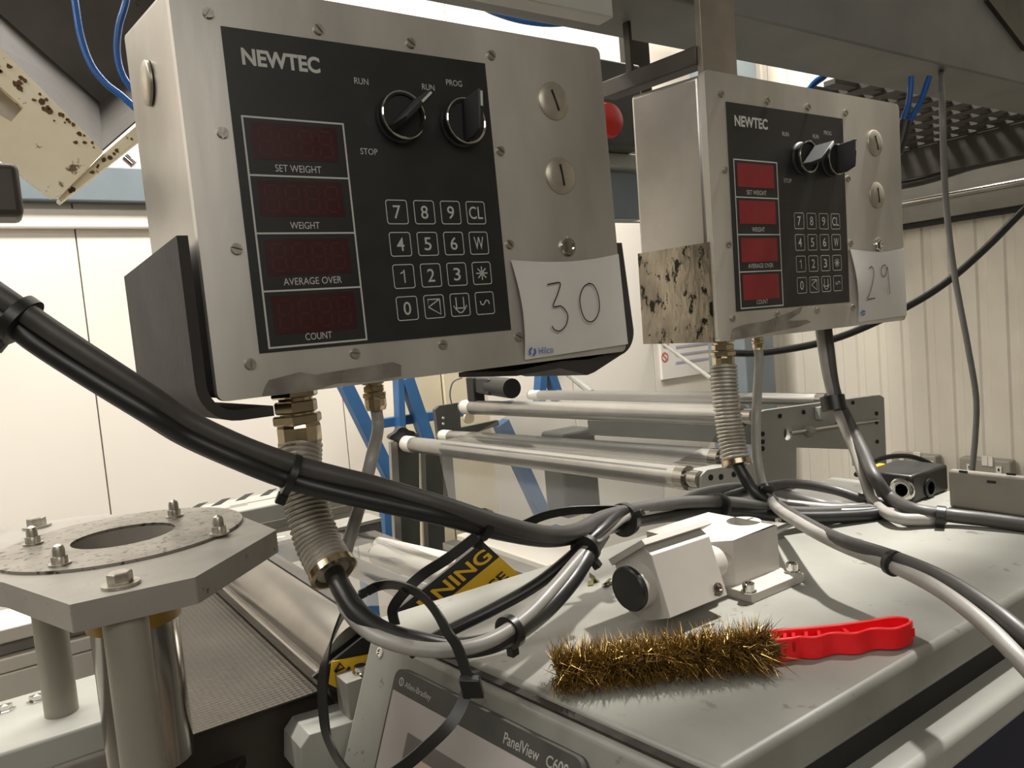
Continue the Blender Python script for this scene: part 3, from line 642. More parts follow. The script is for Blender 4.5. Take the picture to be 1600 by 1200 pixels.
# frame, trays and panels behind
tb2 = thing('blue_trestle', 'blue painted steel trestle standing behind the film rollers', 'frame', PY(620, 700, 2.2))
for (a, c, w) in (((538, 600), (622, 770), .040), ((606, 770), (612, 870), .05), ((622, 590), (626, 680), .022), ((634, 590), (668, 690), .040), ((846, 570), (842, 640), .03), ((852, 566), (872, 625), .035), ((782, 660), (846, 800), .05)):
    obj('leg', B().bar(PY(*a, 2.2), PY(*c, 2.2), w, .04, up=Y), 'blue_steel', tb2, .002)
for u in (560, 612, 860):
    p = PY(u, 800, 2.26); obj('post', B().box(p.x - .02, p.x + .02, 2.22, 2.26, 0, p.z - (.05 if u > 600 else .2)), 'blue_steel', tb2)
obj('cross_bar', B().bar(PY(590, 662, 2.23), PY(800, 632, 2.23), .03, .03, up=Y), 'blue_steel', tb2, .002)
tc_ = thing('cream_cabinet', 'cream panelled cabinet behind the film rollers', 'cabinet', PY(700, 830, 2.4))
a, c = PY(640, 560, 2.38), PY(782, 840, 2.38)
obj('door', B().box(a.x, a.x + .115, 2.38, 2.5, 0, a.z), 'cream_panel', tc_, .004); obj('door', B().box(a.x + .12, c.x, 2.375, 2.5, 0, a.z), 'cream_panel', tc_, .004)
a, c = PY(1157, 440, 2.1), PY(1229, 860, 2.1)
struct('trim_3', B().box(a.x, c.x, 2.1, 2.3, 0, 2.9), 'column', 'blue grey steel column in front of the room corner', .006)
ts = thing('wall_sign', 'small white notice with red prohibition circles on the back wall', 'sign', PY(1075, 550, 2.59))
a, c = PY(1028, 520, 2.595), PY(1135, 578, 2.595)
obj('board', B().box(a.x, c.x, 2.585, 2.60, c.z, a.z), 'sign_white', ts, .002)
for (u, v) in ((1040, 536), (1039, 558)):
    k = PY(u, v, 2.583); b = B(); stroke(b, [k + V((.020 * math.cos(i * math.pi / 12), 0, .020 * math.sin(i * math.pi / 12))) for i in range(25)], .006, -Y); stroke(b, [k + V((-.013, 0, .013)), k + V((.013, 0, -.013))], .006, -Y)
    obj('prohibition_symbol', b, 'sign_red', ts, smooth=False)
for v in (540, 552, 564):
    l, r_ = PY(1056, v, 2.583), PY(1118, v - 3, 2.583); obj('text_line', B().obox((l + r_) / 2, X * (r_.x - l.x) / 2, Y * .0006, Z * .005), 'sign_text', ts)
tag(obj('stay_wire', B().tube([PY(1020, 526, 2.584), PY(1112, 592, 1.6)], .007, 8), 'plate_grey'), 'thin diagonal steel rod behind the right conduit', 'rod')
tag(obj('stay_wire', B().tube([PY(872, 572, 2.6), PY(925, 614, 2.0)], .012, 8), 'plate_grey'), 'diagonal grey bar above the top roller', 'rod')
# pale delivery tables under the film
td = thing('delivery_table', 'pale metal delivery table below the film rollers', 'table', PZ(900, 830, 1.06))
for k, (z, x0, x1, y0, y1, m) in enumerate(((.975, .66, .84, .80, 1.55, 'plate_grey'), (.99, .88, .92, .80, 1.65, 'roller'), (.985, .95, 1.08, .80, 1.70, 'white_cap'))):
    obj('table_slat', B().box(x0, x1, y0, y1, z - .02, z), m, td, .003)
# sockets on the ribbed wall
def socket(label, u0, v0, u1, v1, sw):
    a, c = PX(u0, v0, 2.99), PX(u1, v1, 2.99); t = thing('wall_socket', label, 'socket', (2.99, (a.y + c.y) / 2, a.z - .09))
    obj('box', B().box(2.94, 2.99, c.y, a.y, a.z - .10, a.z), 'socket', t, .006)
    for (u, v, w, h) in sw:
        k = PX(u, v, 2.938); obj('rocker_switch', B().obox(k, Y * w, Z * h, X * .004), 'white_cap', t, .001)
    for (u, v) in [(s[0] - 24, s[1] + 10) for s in sw[:1]] + [(s[0] + 22, s[1] + 14) for s in sw[:1]]:
        k = PX(u, v, 2.938); o = obj('neon_square', B().obox(k, Y * .009, Z * .012, X * .003), 'white_cap', t)
        obj('pin_slot', B().obox(k - X * .003, Y * .003, Z * .005, X * .001), 'slot', o)
socket('grey metal double socket half hidden by the black camera box', 1402, 704, 1472, 712, [(1433, 711, .014, .012)])
socket('grey metal double socket near the right edge of the view', 1508, 711, 1588, 716, [(1539, 720, .010, .018), (1548, 721, .008, .018)])

# ================================================================== console
ZC = 1.22; CX0, CY0, CY1 = .322, .310, .718; CX1 = PZ(1512, 797, 1.22).x + .09
tk = thing('control_console', 'grey painted control console with sloping touch panel face under the boxes', 'console', (.8, .5, 0))
TH = math.radians(68); PN0 = V((.3035, .552, ZC - .006)); EX = V((.115, -.9934, 0)).normalized(); NH = V((EX.y, -EX.x, 0))
NF = NH * math.sin(TH) + Z * math.cos(TH); UF = -NH * math.cos(TH) + Z * math.sin(TH)
def edge(y, off=0): return V((PN0.x + (PN0.y - y) * .115 / .9934 + off, y, PN0.z))
slope = NH * math.cos(TH) / math.sin(TH) * .27 - Z * .27
q0, q1 = edge(.322), edge(.702); xr = CX1 - .01
body = B().add([q0, V((xr, .322, PN0.z)), V((xr, .702, PN0.z)), q1, q0 + slope, V((xr, .322, PN0.z - .27)), V((xr, .702, PN0.z - .27)), q1 + slope], [(0, 1, 2, 3), (7, 6, 5, 4), (0, 4, 5, 1), (1, 5, 6, 2), (2, 6, 7, 3), (3, 7, 4, 0)])
obj('cabinet_body', body, 'console', tk, .006, 3)
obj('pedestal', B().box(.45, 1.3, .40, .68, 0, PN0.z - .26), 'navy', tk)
obj('lid', B().prism([edge(CY0, .010) - Z * .028, V((CX1, CY0, ZC - .034)), V((CX1, CY1, ZC - .034)), edge(CY1, .010) - Z * .028], (0, 0, .034)), 'console', tk, .006, 4)
obj('seal_groove', B().prism([edge(.326, .003), edge(.326, .0105), edge(CY1, .0105), edge(CY1, .003)], (0, 0, .0022)), 'groove', tk)
za, zb = PY(1390, 1200, .285).z - .012, PY(1472, 1200, .285).z - .010
obj('gap_shade_strip', B().box(.34, CX1, .316, .324, za - .03, ZC - .033), 'slot', tk)  # dark strip on the body, painted shade of the gap under the lid
obj('front_rail', B().box(.30, PY(1640, 1030, .285).x, .285, .330, zb, za), 'frame_grey', tk, .006, 3)
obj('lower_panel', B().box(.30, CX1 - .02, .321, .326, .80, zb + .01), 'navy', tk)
def fn(u, v): return PN(u, v, PN0, NF)
ex, ey = EX, UF
def fc(p): q = p - PN0; return V((q.dot(ex), q.dot(ey)))
tl, tr_ = fc(fn(631, 1041)), fc(fn(926, 1190)); bt = (tl.y + tr_.y) / 2; print('HMI', tl, tr_, fn(590, 1005), fn(555, 1200)); wB = tr_.x - tl.x; hB = wB * .74
def FP(a, b_, h=0): return PN0 + ex * a + ey * b_ + NF * h
th_ = thing('touch_panel', 'grey operator touch panel with dark top bezel set in the console face', 'screen', FP(tl.x + wB / 2, bt - hB, 0))
o2 = [(tl.x + p[0], bt + p[1]) for p in rr_outline(0, wB, -hB, 0, .010)]
obj('bezel', plate2d(o2, [], FP(0, 0, .004), ex, ey, .008), 'hmi_bezel', th_, .0015)
def face_rect(name, a0, a1, b0, b1, h, m, par=th_): return obj(name, B().prism([FP(a0, b0, h), FP(a1, b0, h), FP(a1, b1, h), FP(a0, b1, h)], NF * .0006), m, par, smooth=False)
bh = .0195
face_rect('face_plate', tl.x + .003, tl.x + wB - .003, bt - hB + .003, bt - bh, .0079, 'hmi_face')
sc = fc(fn(655, 1122))
fb = face_rect('screen_border', sc.x, tl.x + wB - .040, bt - hB + .02, bt - bh - .026, .0086, 'hmi_border')
face_rect('screen', sc.x + .012, tl.x + wB - .052, bt - hB + .03, bt - bh - .040, .0093, 'hmi_screen')
b = B(); text(b, 'Allen-Bradley', FP(tl.x + .0385, bt - .0112, .0082), ex, ey, .0066, .040, bold=.006); obj('lettering', b, 'print', th_, smooth=False)
b = B(); k = FP(tl.x + .0125, bt - .0100, .0082); stroke(b, [k + (ex * math.cos(i * math.pi / 10) + ey * math.sin(i * math.pi / 10)) * .0031 for i in range(21)], .0013, NF); stroke(b, [k - ey * .0015, k + ey * .0015], .0012, NF); obj('logo_mark', b, 'print', th_, smooth=False)
b = B(); text(b, 'PanelView', FP(tl.x + wB - .062, bt - .0112, .0082), ex, ey, .0082, .039, bold=.004); obj('lettering', b, 'print', th_, smooth=False)
b = B(); text(b, 'C600', FP(tl.x + wB - .024, bt - .0112, .0082), ex, ey, .0082, .022, bold=.012); obj('lettering', b, 'print', th_, smooth=False)
k = fn(594, 1019); obj('fixing_screw', B().lathe(k, NF, [(.0052, 0), (.0052, .001), (.003, .0012), (.003, .0002), (.0003, .0002)], 18), 'chrome', tk)

# clamp block and tilted sensor block on the lid
tkb = thing('clamp_bracket', 'pale metal clamp bracket bolted to the console lid', 'bracket', (.62, .5, ZC))
obj('base_plate', B().box(.574, .655, .468, .580, ZC, ZC + .009), 'white_al', tkb, .0008)
bx0, bx1, by0, by1, bzt = .583, .652, .494, .585, PY(1222, 818, .494).z
out = [(bx0, by0), (bx1, by0), (bx1, by1), (bx0 - .028, by1), (bx0 - .028, by0 + .022)]
k = PZ(1162, 814, bzt); hole = [(k.x + .018 * math.cos(a), k.y + .018 * math.sin(a)) for a in [math.radians(-82 + i * 344 / 28) for i in range(29)]]
bb = plate2d(out, [ring(k.x, k.y, .018, 30)], (0, 0, (ZC + .009 + bzt) / 2), X, Y, bzt - ZC - .009)
cl = obj('clamp_block', bb, 'white_al', tkb, .0008)
obj('clamp_slit', B().box(k.x + .016, bx1 + .0003, k.y - .001, k.y + .001, bzt - .03, bzt + .0003), 'slot', cl)
obj('clamped_bush', B().lathe((k.x, k.y, bzt - .028), Z, [(.0175, 0), (.0175, .020), (.012, .020), (.012, .012), (.0004, .012)], 28), 'plate_grey', cl)
for (u, v) in ((1170, 925), (1238, 893)):
    p = PZ(u, v, ZC + .009)
    s_ = obj('cap_screw', B().lathe(p, Z, [(.0058, 0), (.0058, .0085), (.0052, .0092), (.003, .0092), (.003, .006), (.0003, .006)], 20), 'chrome', tkb)
    obj('washer', B().lathe(p, Z, [(.0075, 0), (.0075, .0012)], 20), 'chrome', s_)
obj('grub_screw', B().lathe(PZ(1216, 815, bzt), Z, [(.003, 0), (.003, .003), (.0003, .003)], 12), 'chrome', tkb)
X0 = .465
tse = thing('tilted_sensor', 'pale faceted metal block with black capped nose tilted beside the clamp bracket', 'sensor', PX(1008, 971, X0))
poly = [PX(u, v, X0) for u, v in ((959, 877), (1000, 850), (1018, 868), (1047, 966), (1008, 971), (982, 955))]
lenx = PY(1137, 932, poly[3].y).x - X0
obj('faceted_block', B().prism(poly, X * lenx), 'white_al', tse, .0006)
a, c_ = PX(957, 872, X0 - .004), PX(1003, 844, X0 - .004)
obj('top_flange', B().prism([PX(950, 874, X0 - .004), PX(1002, 843, X0 - .004), PX(1008, 852, X0 - .004), PX(956, 884, X0 - .004)], X * (lenx + .012)), 'white_al', tse, .0006)
k = PX(1001, 912, X0); dn_ = V((-1, -.05, -.04)).normalized()
obj('nose', B().lathe(k + X * .004, dn_, [(.0205, 0), (.0205, .016), (.0195, .017), (.0005, .017)], 32), 'white_al', tse)
obj('black_cap', B().lathe(k + dn_ * .012, dn_, [(.0203, 0), (.0203, .004), (.019, .0055), (.0005, .006)], 32), 'black', tse)
k2 = PY(1110, 920, poly[3].y - .001)
obj('side_screw', B().lathe(PY(1116, 920, poly[3].y) - Y * .003, V((0, -.95, .3)), [(.0062, 0), (.0062, .002), (.0042, .0022), (.0042, .0008), (.0003, .0008)], 20), 'chrome', tse)
k3 = PY(1131, 872, .505); obj('shaft', B().lathe((X0 + lenx - .006, k3.y, k3.z), X, [(.017, 0), (.017, .030), (.015, .034), (.010, .034), (.010, .055)], 28), 'white_al', tse)

# small black connector box at the back of the lid
c = PZ(1427, 788, ZC); x1 = PY(1483, 765, c.y).x; y1 = PZ(1346, 777, ZC).y; zt2 = PX(1424, 744, c.x).z
tx = thing('connector_box', 'small black box with round sockets at the back of the console', 'box', (c.x, c.y, ZC))
obj('case', B().box(c.x, x1, c.y, y1, ZC, zt2), 'black', tx, .004)
for (u, v, r) in ((1410, 765, .0125),):
    p = PX(u, v, c.x); s_ = obj('round_socket', B().lathe(p + X * .001, -X, [(.0165, 0), (.0165, .003), (.0135, .004), (.0085, .003), (.0085, .001), (.0003, .001)], 28), 'chrome', tx)
p = PY(1452, 762, c.y); obj('round_socket', B().lathe(p + Y * .001, -Y, [(.013, 0), (.013, .003), (.009, .004), (.009, .001), (.0003, .001)], 28), 'black', tx)
obj('yellow_tape', B().box(c.x + .01, c.x + .05, y1 - .008, y1 + .001, zt2 - .006, zt2 + .002), 'yellow', tx, .001)
tw = thing('trunking_box', 'grey steel trunking standing at the back of the console behind the black box', 'trunking', (1.2, .5, ZC))
xt = PZ(1512, 797, ZC).x; zt3 = PX(1512, 737, xt).z
obj('case', B().box(xt, xt + .012, CY0 + .01, PZ(1490, 790, ZC).y, ZC, zt3), 'trunk', tw, .004)
for u, v in ((1505, 737), (1580, 741), (1549, 753)): obj('rivet', B().obox(PX(u, v, xt - .0004), Y * .005, Z * .0014, X * .0006), 'slot', tw)

# ------------------------------------------------------------------ wire brush
def hz(u, v, h=0): return PZ(u, v, ZC + h)
A0, A1 = hz(1174, 1041), hz(1437, 1013); d = (A1 - A0).normalized(); LEN = (A1 - A0).length; nb_ = V((-d.y, d.x, 0))   # nb_ points away from the camera
if nb_.dot(Y) < 0: nb_ = -nb_
tbr = thing('wire_brush', 'wire brush with red plastic handle and brass bristles on the console', 'brush', (A0 + A1) / 2)
HH = .0185; n = 40; front = []; back = []
for i in range(n + 1):
    t = i / n; w = .0022 * math.cos(t * 2 * math.pi * 4.2 + 2.4) * (0 if t < .28 else 1) * (1 - max(0, t - .9) * 6)
    front.append(A0 + d * LEN * t + nb_ * (.001 - w + .006 * max(0, (t - .93) / .07) ** 2))
    back.append(A0 + d * LEN * t + nb_ * (.024 - .004 * math.sin(t * math.pi) - .008 * max(0, (t - .9) / .1) ** 2))
hb = B(); lift = lambda i: Z * (.0005 + .004 * (max(0, (i / n - .55)) ** 2) * 2)
vs = []
for i in range(n + 1):
    f_, k_ = front[i], back[i]; g = (k_ - f_); w3_ = .0032 / max(g.length, .004)
    hh = HH * (1 - .06 * i / n)
    vs += [f_ + lift(i), f_ + Z * hh + lift(i), f_ + g * w3_ + Z * hh + lift(i), f_ + g * w3_ + Z * (hh - .010), k_ - g * w3_ + Z * (hh - .010), k_ - g * w3_ + Z * hh + lift(i), k_ + Z * hh + lift(i), k_ + lift(i)]
fs = [(i * 8 + j, i * 8 + (j + 1) % 8, i * 8 + 8 + (j + 1) % 8, i * 8 + 8 + j) for i in range(n) for j in range(8)] + [tuple(range(8))[::-1], tuple(n * 8 + j for j in range(8))]
hb.add(vs, fs); obj('handle', hb, 'red_handle', tbr, .0008, ang=50, label='red plastic grip with finger bumps')
for t in (.02, .14, .2, .26, .33, .40, .62, .985):
    i = int(t * n); f_, k_ = front[i], back[i]; lean = d * (.004 if .1 < t < .5 else 0)
    obj('rib', B().prism([f_ + Z * (HH - .011), k_ + lean * 2 + Z * (HH - .011), k_ + lean * 2 + Z * (HH - .002 - .002 * t), f_ + Z * (HH - .002 - .002 * t)], d * .0028), 'red_handle', tbr)
B0, B1_ = hz(874, 1088), hz(1205, 1054)
core0, core1 = B0 + nb_ * .014 + Z * .012, B1_ + nb_ * .014 + Z * .014
obj('bristle_block', B().bar(core0, core1 + d * .012, .014, .010), 'brush_core', tbr, .002)
wb_ = B(); dd = (core1 - core0)
rnd = random.Random(3)
for i in range(5200):
    t = rnd.random(); ang = rnd.uniform(-1.0, 3.6)
    s_ = core0 + dd * t; L_ = rnd.uniform(.013, .021)
    o_ = (-nb_ * math.cos(ang) * 1.0 + Z * math.sin(ang) * .85)
    jit = lambda a: V((rnd.uniform(-a, a), rnd.uniform(-a, a), rnd.uniform(-a, a)))
    if t > .88: o_ += d * rnd.uniform(0, .9) * (t - .88) * 8
    p0 = s_ + o_ * .004; p1 = p0 + (o_ + jit(.45)) * L_ * .5; p2 = p1 + (o_ + jit(.9)) * L_ * .5
    for p in (p1, p2): p.z = max(p.z, ZC + .0008)
    p0.z = max(p0.z, ZC + .0008)
    sd = o_.cross(d + jit(.5)).normalized() * .00042; s2 = o_.cross(sd).normalized() * .00042
    vs = [p0 + sd, p0 - sd * .5 + s2, p0 - sd * .5 - s2, p1 + sd, p1 - sd * .5 + s2, p1 - sd * .5 - s2, p2]
    wb_.add(vs, [(0, 1, 4, 3), (1, 2, 5, 4), (2, 0, 3, 5), (3, 4, 6), (4, 5, 6), (5, 3, 6)])
me = wb_.mesh('bristles'); put('bristles', me, 'brass_wire', tbr, kind='stuff', label='frayed golden brass wires')
# leaf debris beside the sensor block
p = hz(945, 915); b = B()
for i in range(7):
    q = p + V((rnd.uniform(-.015, .008), rnd.uniform(-.008, .02), 0)); a = rnd.uniform(0, 6.28); u_ = V((math.cos(a), math.sin(a), rnd.uniform(.2, .9))) * .009; w_ = V((-math.sin(a), math.cos(a), .3)) * .004
    b.prism([q, q + u_ * .5 + w_, q + u_, q + u_ * .5 - w_], Z * .0008)
tag(obj('leaf_litter', b, 'leaf', kind='stuff'), 'yellow green leaf scraps beside the tilted sensor block', 'leaves', None, 'stuff')

# ------------------------------------------------------------------ warning placard behind the console
YS = .748
A_, B_ = PY(488, 1058, YS), PY(754, 846, YS); e1 = (B_ - A_).normalized(); e2 = V((-e1.z, 0, e1.x)); WL = (B_ - A_).length
if e2.z < 0: e2 = -e2
e2 = (e2 - e1 * .35).normalized()
def sg(a, b_, y=0): return A_ + e1 * a * WL + e2 * b_ + Y * (-.0005 - y)
tws = thing('warning_placard', 'black and yellow warning placard tilted behind the console', 'sign', A_)
HS = .075
obj('board', B().prism([sg(0, 0), sg(1, 0), sg(1, -HS), sg(0, -HS)], (0, .004, 0)), 'sign_black', tws, smooth=False)
obj('yellow_band', B().prism([sg(.42, -.031, .0004), sg(1.0, -.031, .0004), sg(1.0, -HS, .0004), sg(.42, -HS, .0004)], (0, .0004, 0)), 'yellow', tws, smooth=False)
obj('yellow_triangle', B().prism([PY(u, v, YS - .003) for u, v in ((519, 1034), (600, 1018), (600, 1075), (543, 1083), (514, 1069))], (0, .002, 0)), 'yellow', tws, smooth=False)
b = B(); text(b, 'WARNING', sg(.975 - .5 * .158 / WL, -.0165, .0008), e1, e2, .019, .158, bold=.02); obj('lettering', b, 'yellow', tws, smooth=False)
b = B(); text(b, 'SE', sg(.90, -.055, .0012), e1, e2, .0135, .024, bold=.02); obj('lettering', b, 'sign_black', tws, smooth=False)
b = B(); k = PY(532, 1044, YS - .0045); stroke(b, [k + V((-.006, 0, -.002)), k + V((0, 0, .005)), k + V((.004, 0, -.001)), k + V((-.006, 0, -.002))], .003, -Y); stroke(b, [k + V((.002, 0, -.009)), k + V((.010, 0, -.002))], .003, -Y); obj('symbol', b, 'sign_black', tws, smooth=False)

# ================================================================== forming tube plate at the lower left
ZO = 1.355
to = thing('tube_stand', 'aluminium plate with round steel flange standing on posts at lower left', 'stand', (.08, .7, 1.18))
outl = [PZ(u, v, ZO) for u, v in ((-70, 900), (5, 910), (109, 945), (305, 902), (432, 828), (345, 794), (120, 807), (-70, 838))]
ctr = V((.081, .704, ZO))
obj('top_plate', plate2d([(p.x, p.y) for p in outl], [ring(ctr.x, ctr.y, .0390, 40)], (0, 0, ZO - .009), X, Y, .018), 'alu', to, .0008)
obj('flange_disc', plate2d(ring(ctr.x, ctr.y, .093, 64), [ring(ctr.x, ctr.y, .0390, 48)], (0, 0, ZO + .0012), X, Y, .0024), 'disc', to, .0006, label='scuffed round steel flange')
for (u, v) in ((94, 882), (343, 834), (273, 807), (52, 850)):
    p = PZ(u, v, ZO + .0024)
    nt = obj('dome_nut', B().lathe(p, Z, [(.0050, 0), (.0050, .0060), (.0046, .0066), (.0043, .0066), (.0042, .0115), (.0034, .0140), (.0016, .0152), (.0003, .0154)], 14), 'screw', to)
    obj('nut_hex', B().lathe(p, Z, [(.0055, 0), (.0055, .0064)], 6), 'screw', nt, smooth=False)
    obj('washer', B().lathe(p, Z, [(.0076, -.0002), (.0076, .0012)], 28), 'screw', nt)
posts = []
for (u, v) in ((189, 915), (58, 824)):
    p = PZ(u, v, ZO); posts.append(p)
    nt = obj('hex_bolt', B().lathe(p + Z * .0022, Z, [(.0076, 0), (.0078, .001), (.0078, .0064), (.0068, .0072), (.0003, .0072)], 6), 'screw', to, smooth=False)
    obj('washer', B().lathe(p, Z, [(.0118, -.0002), (.0118, .0022)], 32), 'screw', nt)
obj('post', B().cyl((posts[0].x, posts[0].y, 1.0), (posts[0].x, posts[0].y, ZO - .018), .0138, 32), 'tube_alu', to)
obj('post', B().cyl((posts[1].x, posts[1].y, 1.178), (posts[1].x, posts[1].y, ZO - .018), .0142, 32), 'tube_alu', to)
def shell(b, c, r0, r1, z0, z1, n=40):
    vs = [V((c.x + r * math.cos(2 * math.pi * i / n), c.y + r * math.sin(2 * math.pi * i / n), z)) for r, z in ((r0, z0), (r0, z1), (r1, z1), (r1, z0)) for i in range(n)]
    return b.add(vs, [(k * n + i, k * n + (i + 1) % n, ((k + 1) % 4) * n + (i + 1) % n, ((k + 1) % 4) * n + i) for k in range(4) for i in range(n)])
obj('forming_tube', shell(B(), ctr, .0335, .0320, 1.165, ZO - .0185), 'chrome_roll', to)
obj('amber_liner', shell(B(), ctr, .0365, .0345, 1.285, ZO - .0185), 'amber', to)
# base bar under the rear post
tbb = thing('base_bar', 'pale flat bar with bolts under the rear post at lower left', 'bar', (0, .84, 1.17))
ya, yb = PZ(0, 1178, 1.178).y, PZ(0, 1102, 1.178).y
obj('bar', B().box(-.35, .085, ya, yb + .012, 1.150, 1.178), 'frame_grey', tbb, .003)
for u, v in ((58, 1094), (8, 1110)):
    p = PZ(u, v, 1.178); obj('bolt', B().lathe(p, Z, [(.009, 0), (.009, .0012), (.0065, .0014), (.0065, .006), (.0003, .0065)], 6), 'chrome', tbb, smooth=False)
tbr2 = thing('dark_bracket', 'dark steel bracket plate with bolts below the dimpled sheet', 'bracket', (.15, .75, 1.05))
obj('plate', B().prism([PZ(u, v, 1.10) for u, v in ((76, 1150), (125, 1130), (420, 1110), (405, 1150), (330, 1250), (90, 1300))], (0, 0, -.012)), 'dark_steel', tbr2, .002)
obj('lower_plate', B().prism([PZ(u, v, 1.02) for u, v in ((150, 1300), (300, 1190), (545, 1118), (600, 1140), (560, 1330))], (0, 0, -.012)), 'dark_steel', tbr2, .002)
obj('riser', B().box(.10, .13, .72, .74, 1.0, 1.10), 'dark_steel', tbr2)
obj('apron', B().box(.06, .36, .778, .786, .85, 1.146), 'dark_steel', tbr2)
for u, v in ((110, 1156), (347, 1148), (352, 1124), (178, 1150)):
    p = PZ(u, v, 1.10); n_ = obj('bolt', B().lathe(p, Z, [(.0075, .001), (.0075, .006), (.0065, .007), (.0003, .007)], 6), 'screw', tbr2, smooth=False); obj('washer', B().lathe(p, Z, [(.012, 0), (.012, .0013)], 24), 'screw', n_)
# dimpled sheet
tag(obj('dimpled_sheet', B().prism([PZ(245, 1167, 1.15), PZ(507, 1076, 1.15), PZ(348, 903, 1.15), PZ(200, 930, 1.15), PZ(150, 1000, 1.15), PZ(180, 1120, 1.15)], (0, 0, -.0015)), 'dimple', smooth=False), 'shiny dimpled metal sheet beside the polished roller', 'sheet')
# polished roller next to the sheet
ycr = .757
tro = thing('polished_roller', 'large polished steel roller wrapped in clear film at lower left', 'roller', (.30, .9, 1.15))
obj('drum', B().cyl((.300, ycr, 1.158), (.300, 1.30, 1.158), .048, 48), 'chrome_roll', tro)
obj('side_rail', B().box(.246, .254, ycr, 1.26, 1.150, 1.166), 'chrome_roll', tro, .002)
obj('shaft', B().cyl((.300, ycr - .02, 1.158), (.300, 1.34, 1.158), .012, 20), 'chrome', tro)
def wav(i, j): return .0022 * math.sin(i * 1.3 + j * .35) + .0012 * math.sin(j * 1.1)
b = B(); nx, ny = 16, 16; vs = []
for i in range(nx + 1):
    for j in range(ny + 1):
        t = i / nx; vs.append(V((.300 + .24 * t, .80 + .46 * j / ny, 1.2075 - .045 * t + wav(i, j) * min(1, t * 3))))
b.add(vs, [(i * (ny + 1) + j, i * (ny + 1) + j + 1, (i + 1) * (ny + 1) + j + 1, (i + 1) * (ny + 1) + j) for i in range(nx) for j in range(ny)])
tag(obj('loose_film', b, 'film', ang=80), 'loose wrinkled clear film lying beside the polished roller', 'film')
for k, (label, a, c, z, r) in enumerate((('pale idle roller just behind the placard', (590, 866), (742, 918), 1.15, .0165), ('pale idle roller under the ribbed conduit end', (548, 884), (690, 942), 1.145, .015), ('white idle roller nearest the blue trestle', (592, 850), (720, 880), 1.13, .013))):
    p, q = PZ(*a, z), PZ(*c, z); t = thing('idle_roller', label, 'roller', (p + q) / 2); dd_ = (q - p).normalized()
    obj('sleeve', B().cyl(p, q, r, 24), 'white_cap' if k != 1 else 'roller', t); obj('shaft', B().cyl(p - dd_ * .02, q + dd_ * .02, r * .4, 12), 'chrome', t)
# slotted trunking and bars behind the stand
tst = thing('slotted_tray', 'pale steel tray with black slots behind the round flange', 'tray', (.45, 1.55, 1.2))
obj('tray_body', B().box(.10, .60, 1.49, 1.62, 1.125, 1.20), 'frame_grey', tst, .004)
obj('tray_lip', B().box(.10, .60, 1.484, 1.49, 1.155, 1.168), 'alu', tst)
for u, v in ((308, 791), (345, 784), (382, 776), (419, 769), (456, 761)):
    p = PZ(u, v, 1.2003); obj('slot', B().prism([p + V((-.026, -.028, 0)), p + V((-.008, -.028, 0)), p + V((.026, .022, 0)), p + V((.008, .022, 0))], (0, 0, .0006)), 'slot', tst, smooth=False)
for xx in (.16, .54): obj('leg', B().box(xx - .02, xx + .02, 1.53, 1.57, 0, 1.13), 'frame_grey', tst)
for u, v in ((400, 783), (345, 796)):
    p = PZ(u, v, 1.2003); obj('pressed_groove', B().obox(p, X * .05, Y * .004, Z * .0005), 'alu', tst)
tbl = thing('sensor_bar', 'dark steel bar with bright blue light painted as patches behind the ribbed conduit', 'bar', (.45, 1.3, 1.13))
a, c = PY(380, 868, 1.30), PY(500, 850, 1.30)
obj('bar', B().box(a.x - .1, c.x + .12, 1.30, 1.36, a.z - .032, a.z + .004), 'plate_dark', tbl, .002)
obj('bar_top', B().box(a.x - .1, c.x + .12, 1.298, 1.36, a.z + .004, a.z + .010), 'alu', tbl)
for u, v in ((431, 869), (545, 848)): obj('blue_light_patch', B().obox(PY(u, v, 1.2965), X * .011, Y * .0012, Z * .0075), 'blue_led', tbl)  # blue light drawn as flat colour patches, nothing emits
obj('pin', B().cyl(PY(432, 845, 1.33), PY(475, 838, 1.33), .008, 14), 'chrome', tbl)
# aluminium profile along the far left
tpl = thing('aluminium_profile', 'grooved aluminium profile behind the posts at lower left', 'profile', (-.1, 1.2, 1.0))
for z0_, z1_, yo in ((1.147, 1.166, 0), (1.128, 1.146, .012), (1.108, 1.127, 0), (1.0, 1.107, 0)): obj('profile_band', B().box(-.5, .20, 1.20 + yo, 1.30, z0_, z1_), 'white_cap' if yo == 0 else 'alu', tpl, .002)
# small aluminium blocks by the console face
tab = thing('mounting_block', 'upright aluminium block with bolt beside the console face', 'block', PY(560, 1165, .715))
a, c = PY(541, 1068, .715), PY(578, 1168, .715)
obj('block', B().box(a.x, c.x, .715, .745, c.z, a.z), 'alu', tab, .001); p = PY(564, 1060, .73)
obj('bolt', B().lathe((p.x, .729, a.z), Z, [(.0085, 0), (.0085, .0012), (.006, .0014), (.006, .007), (.0003, .0075)], 16), 'chrome', tab)
obj('foot_block', B().prism([PY(u, v, .71) for u, v in ((470, 1215), (470, 1170), (484, 1148), (560, 1125), (575, 1215))], (0, .05, 0)), 'frame_grey', tab, .001)

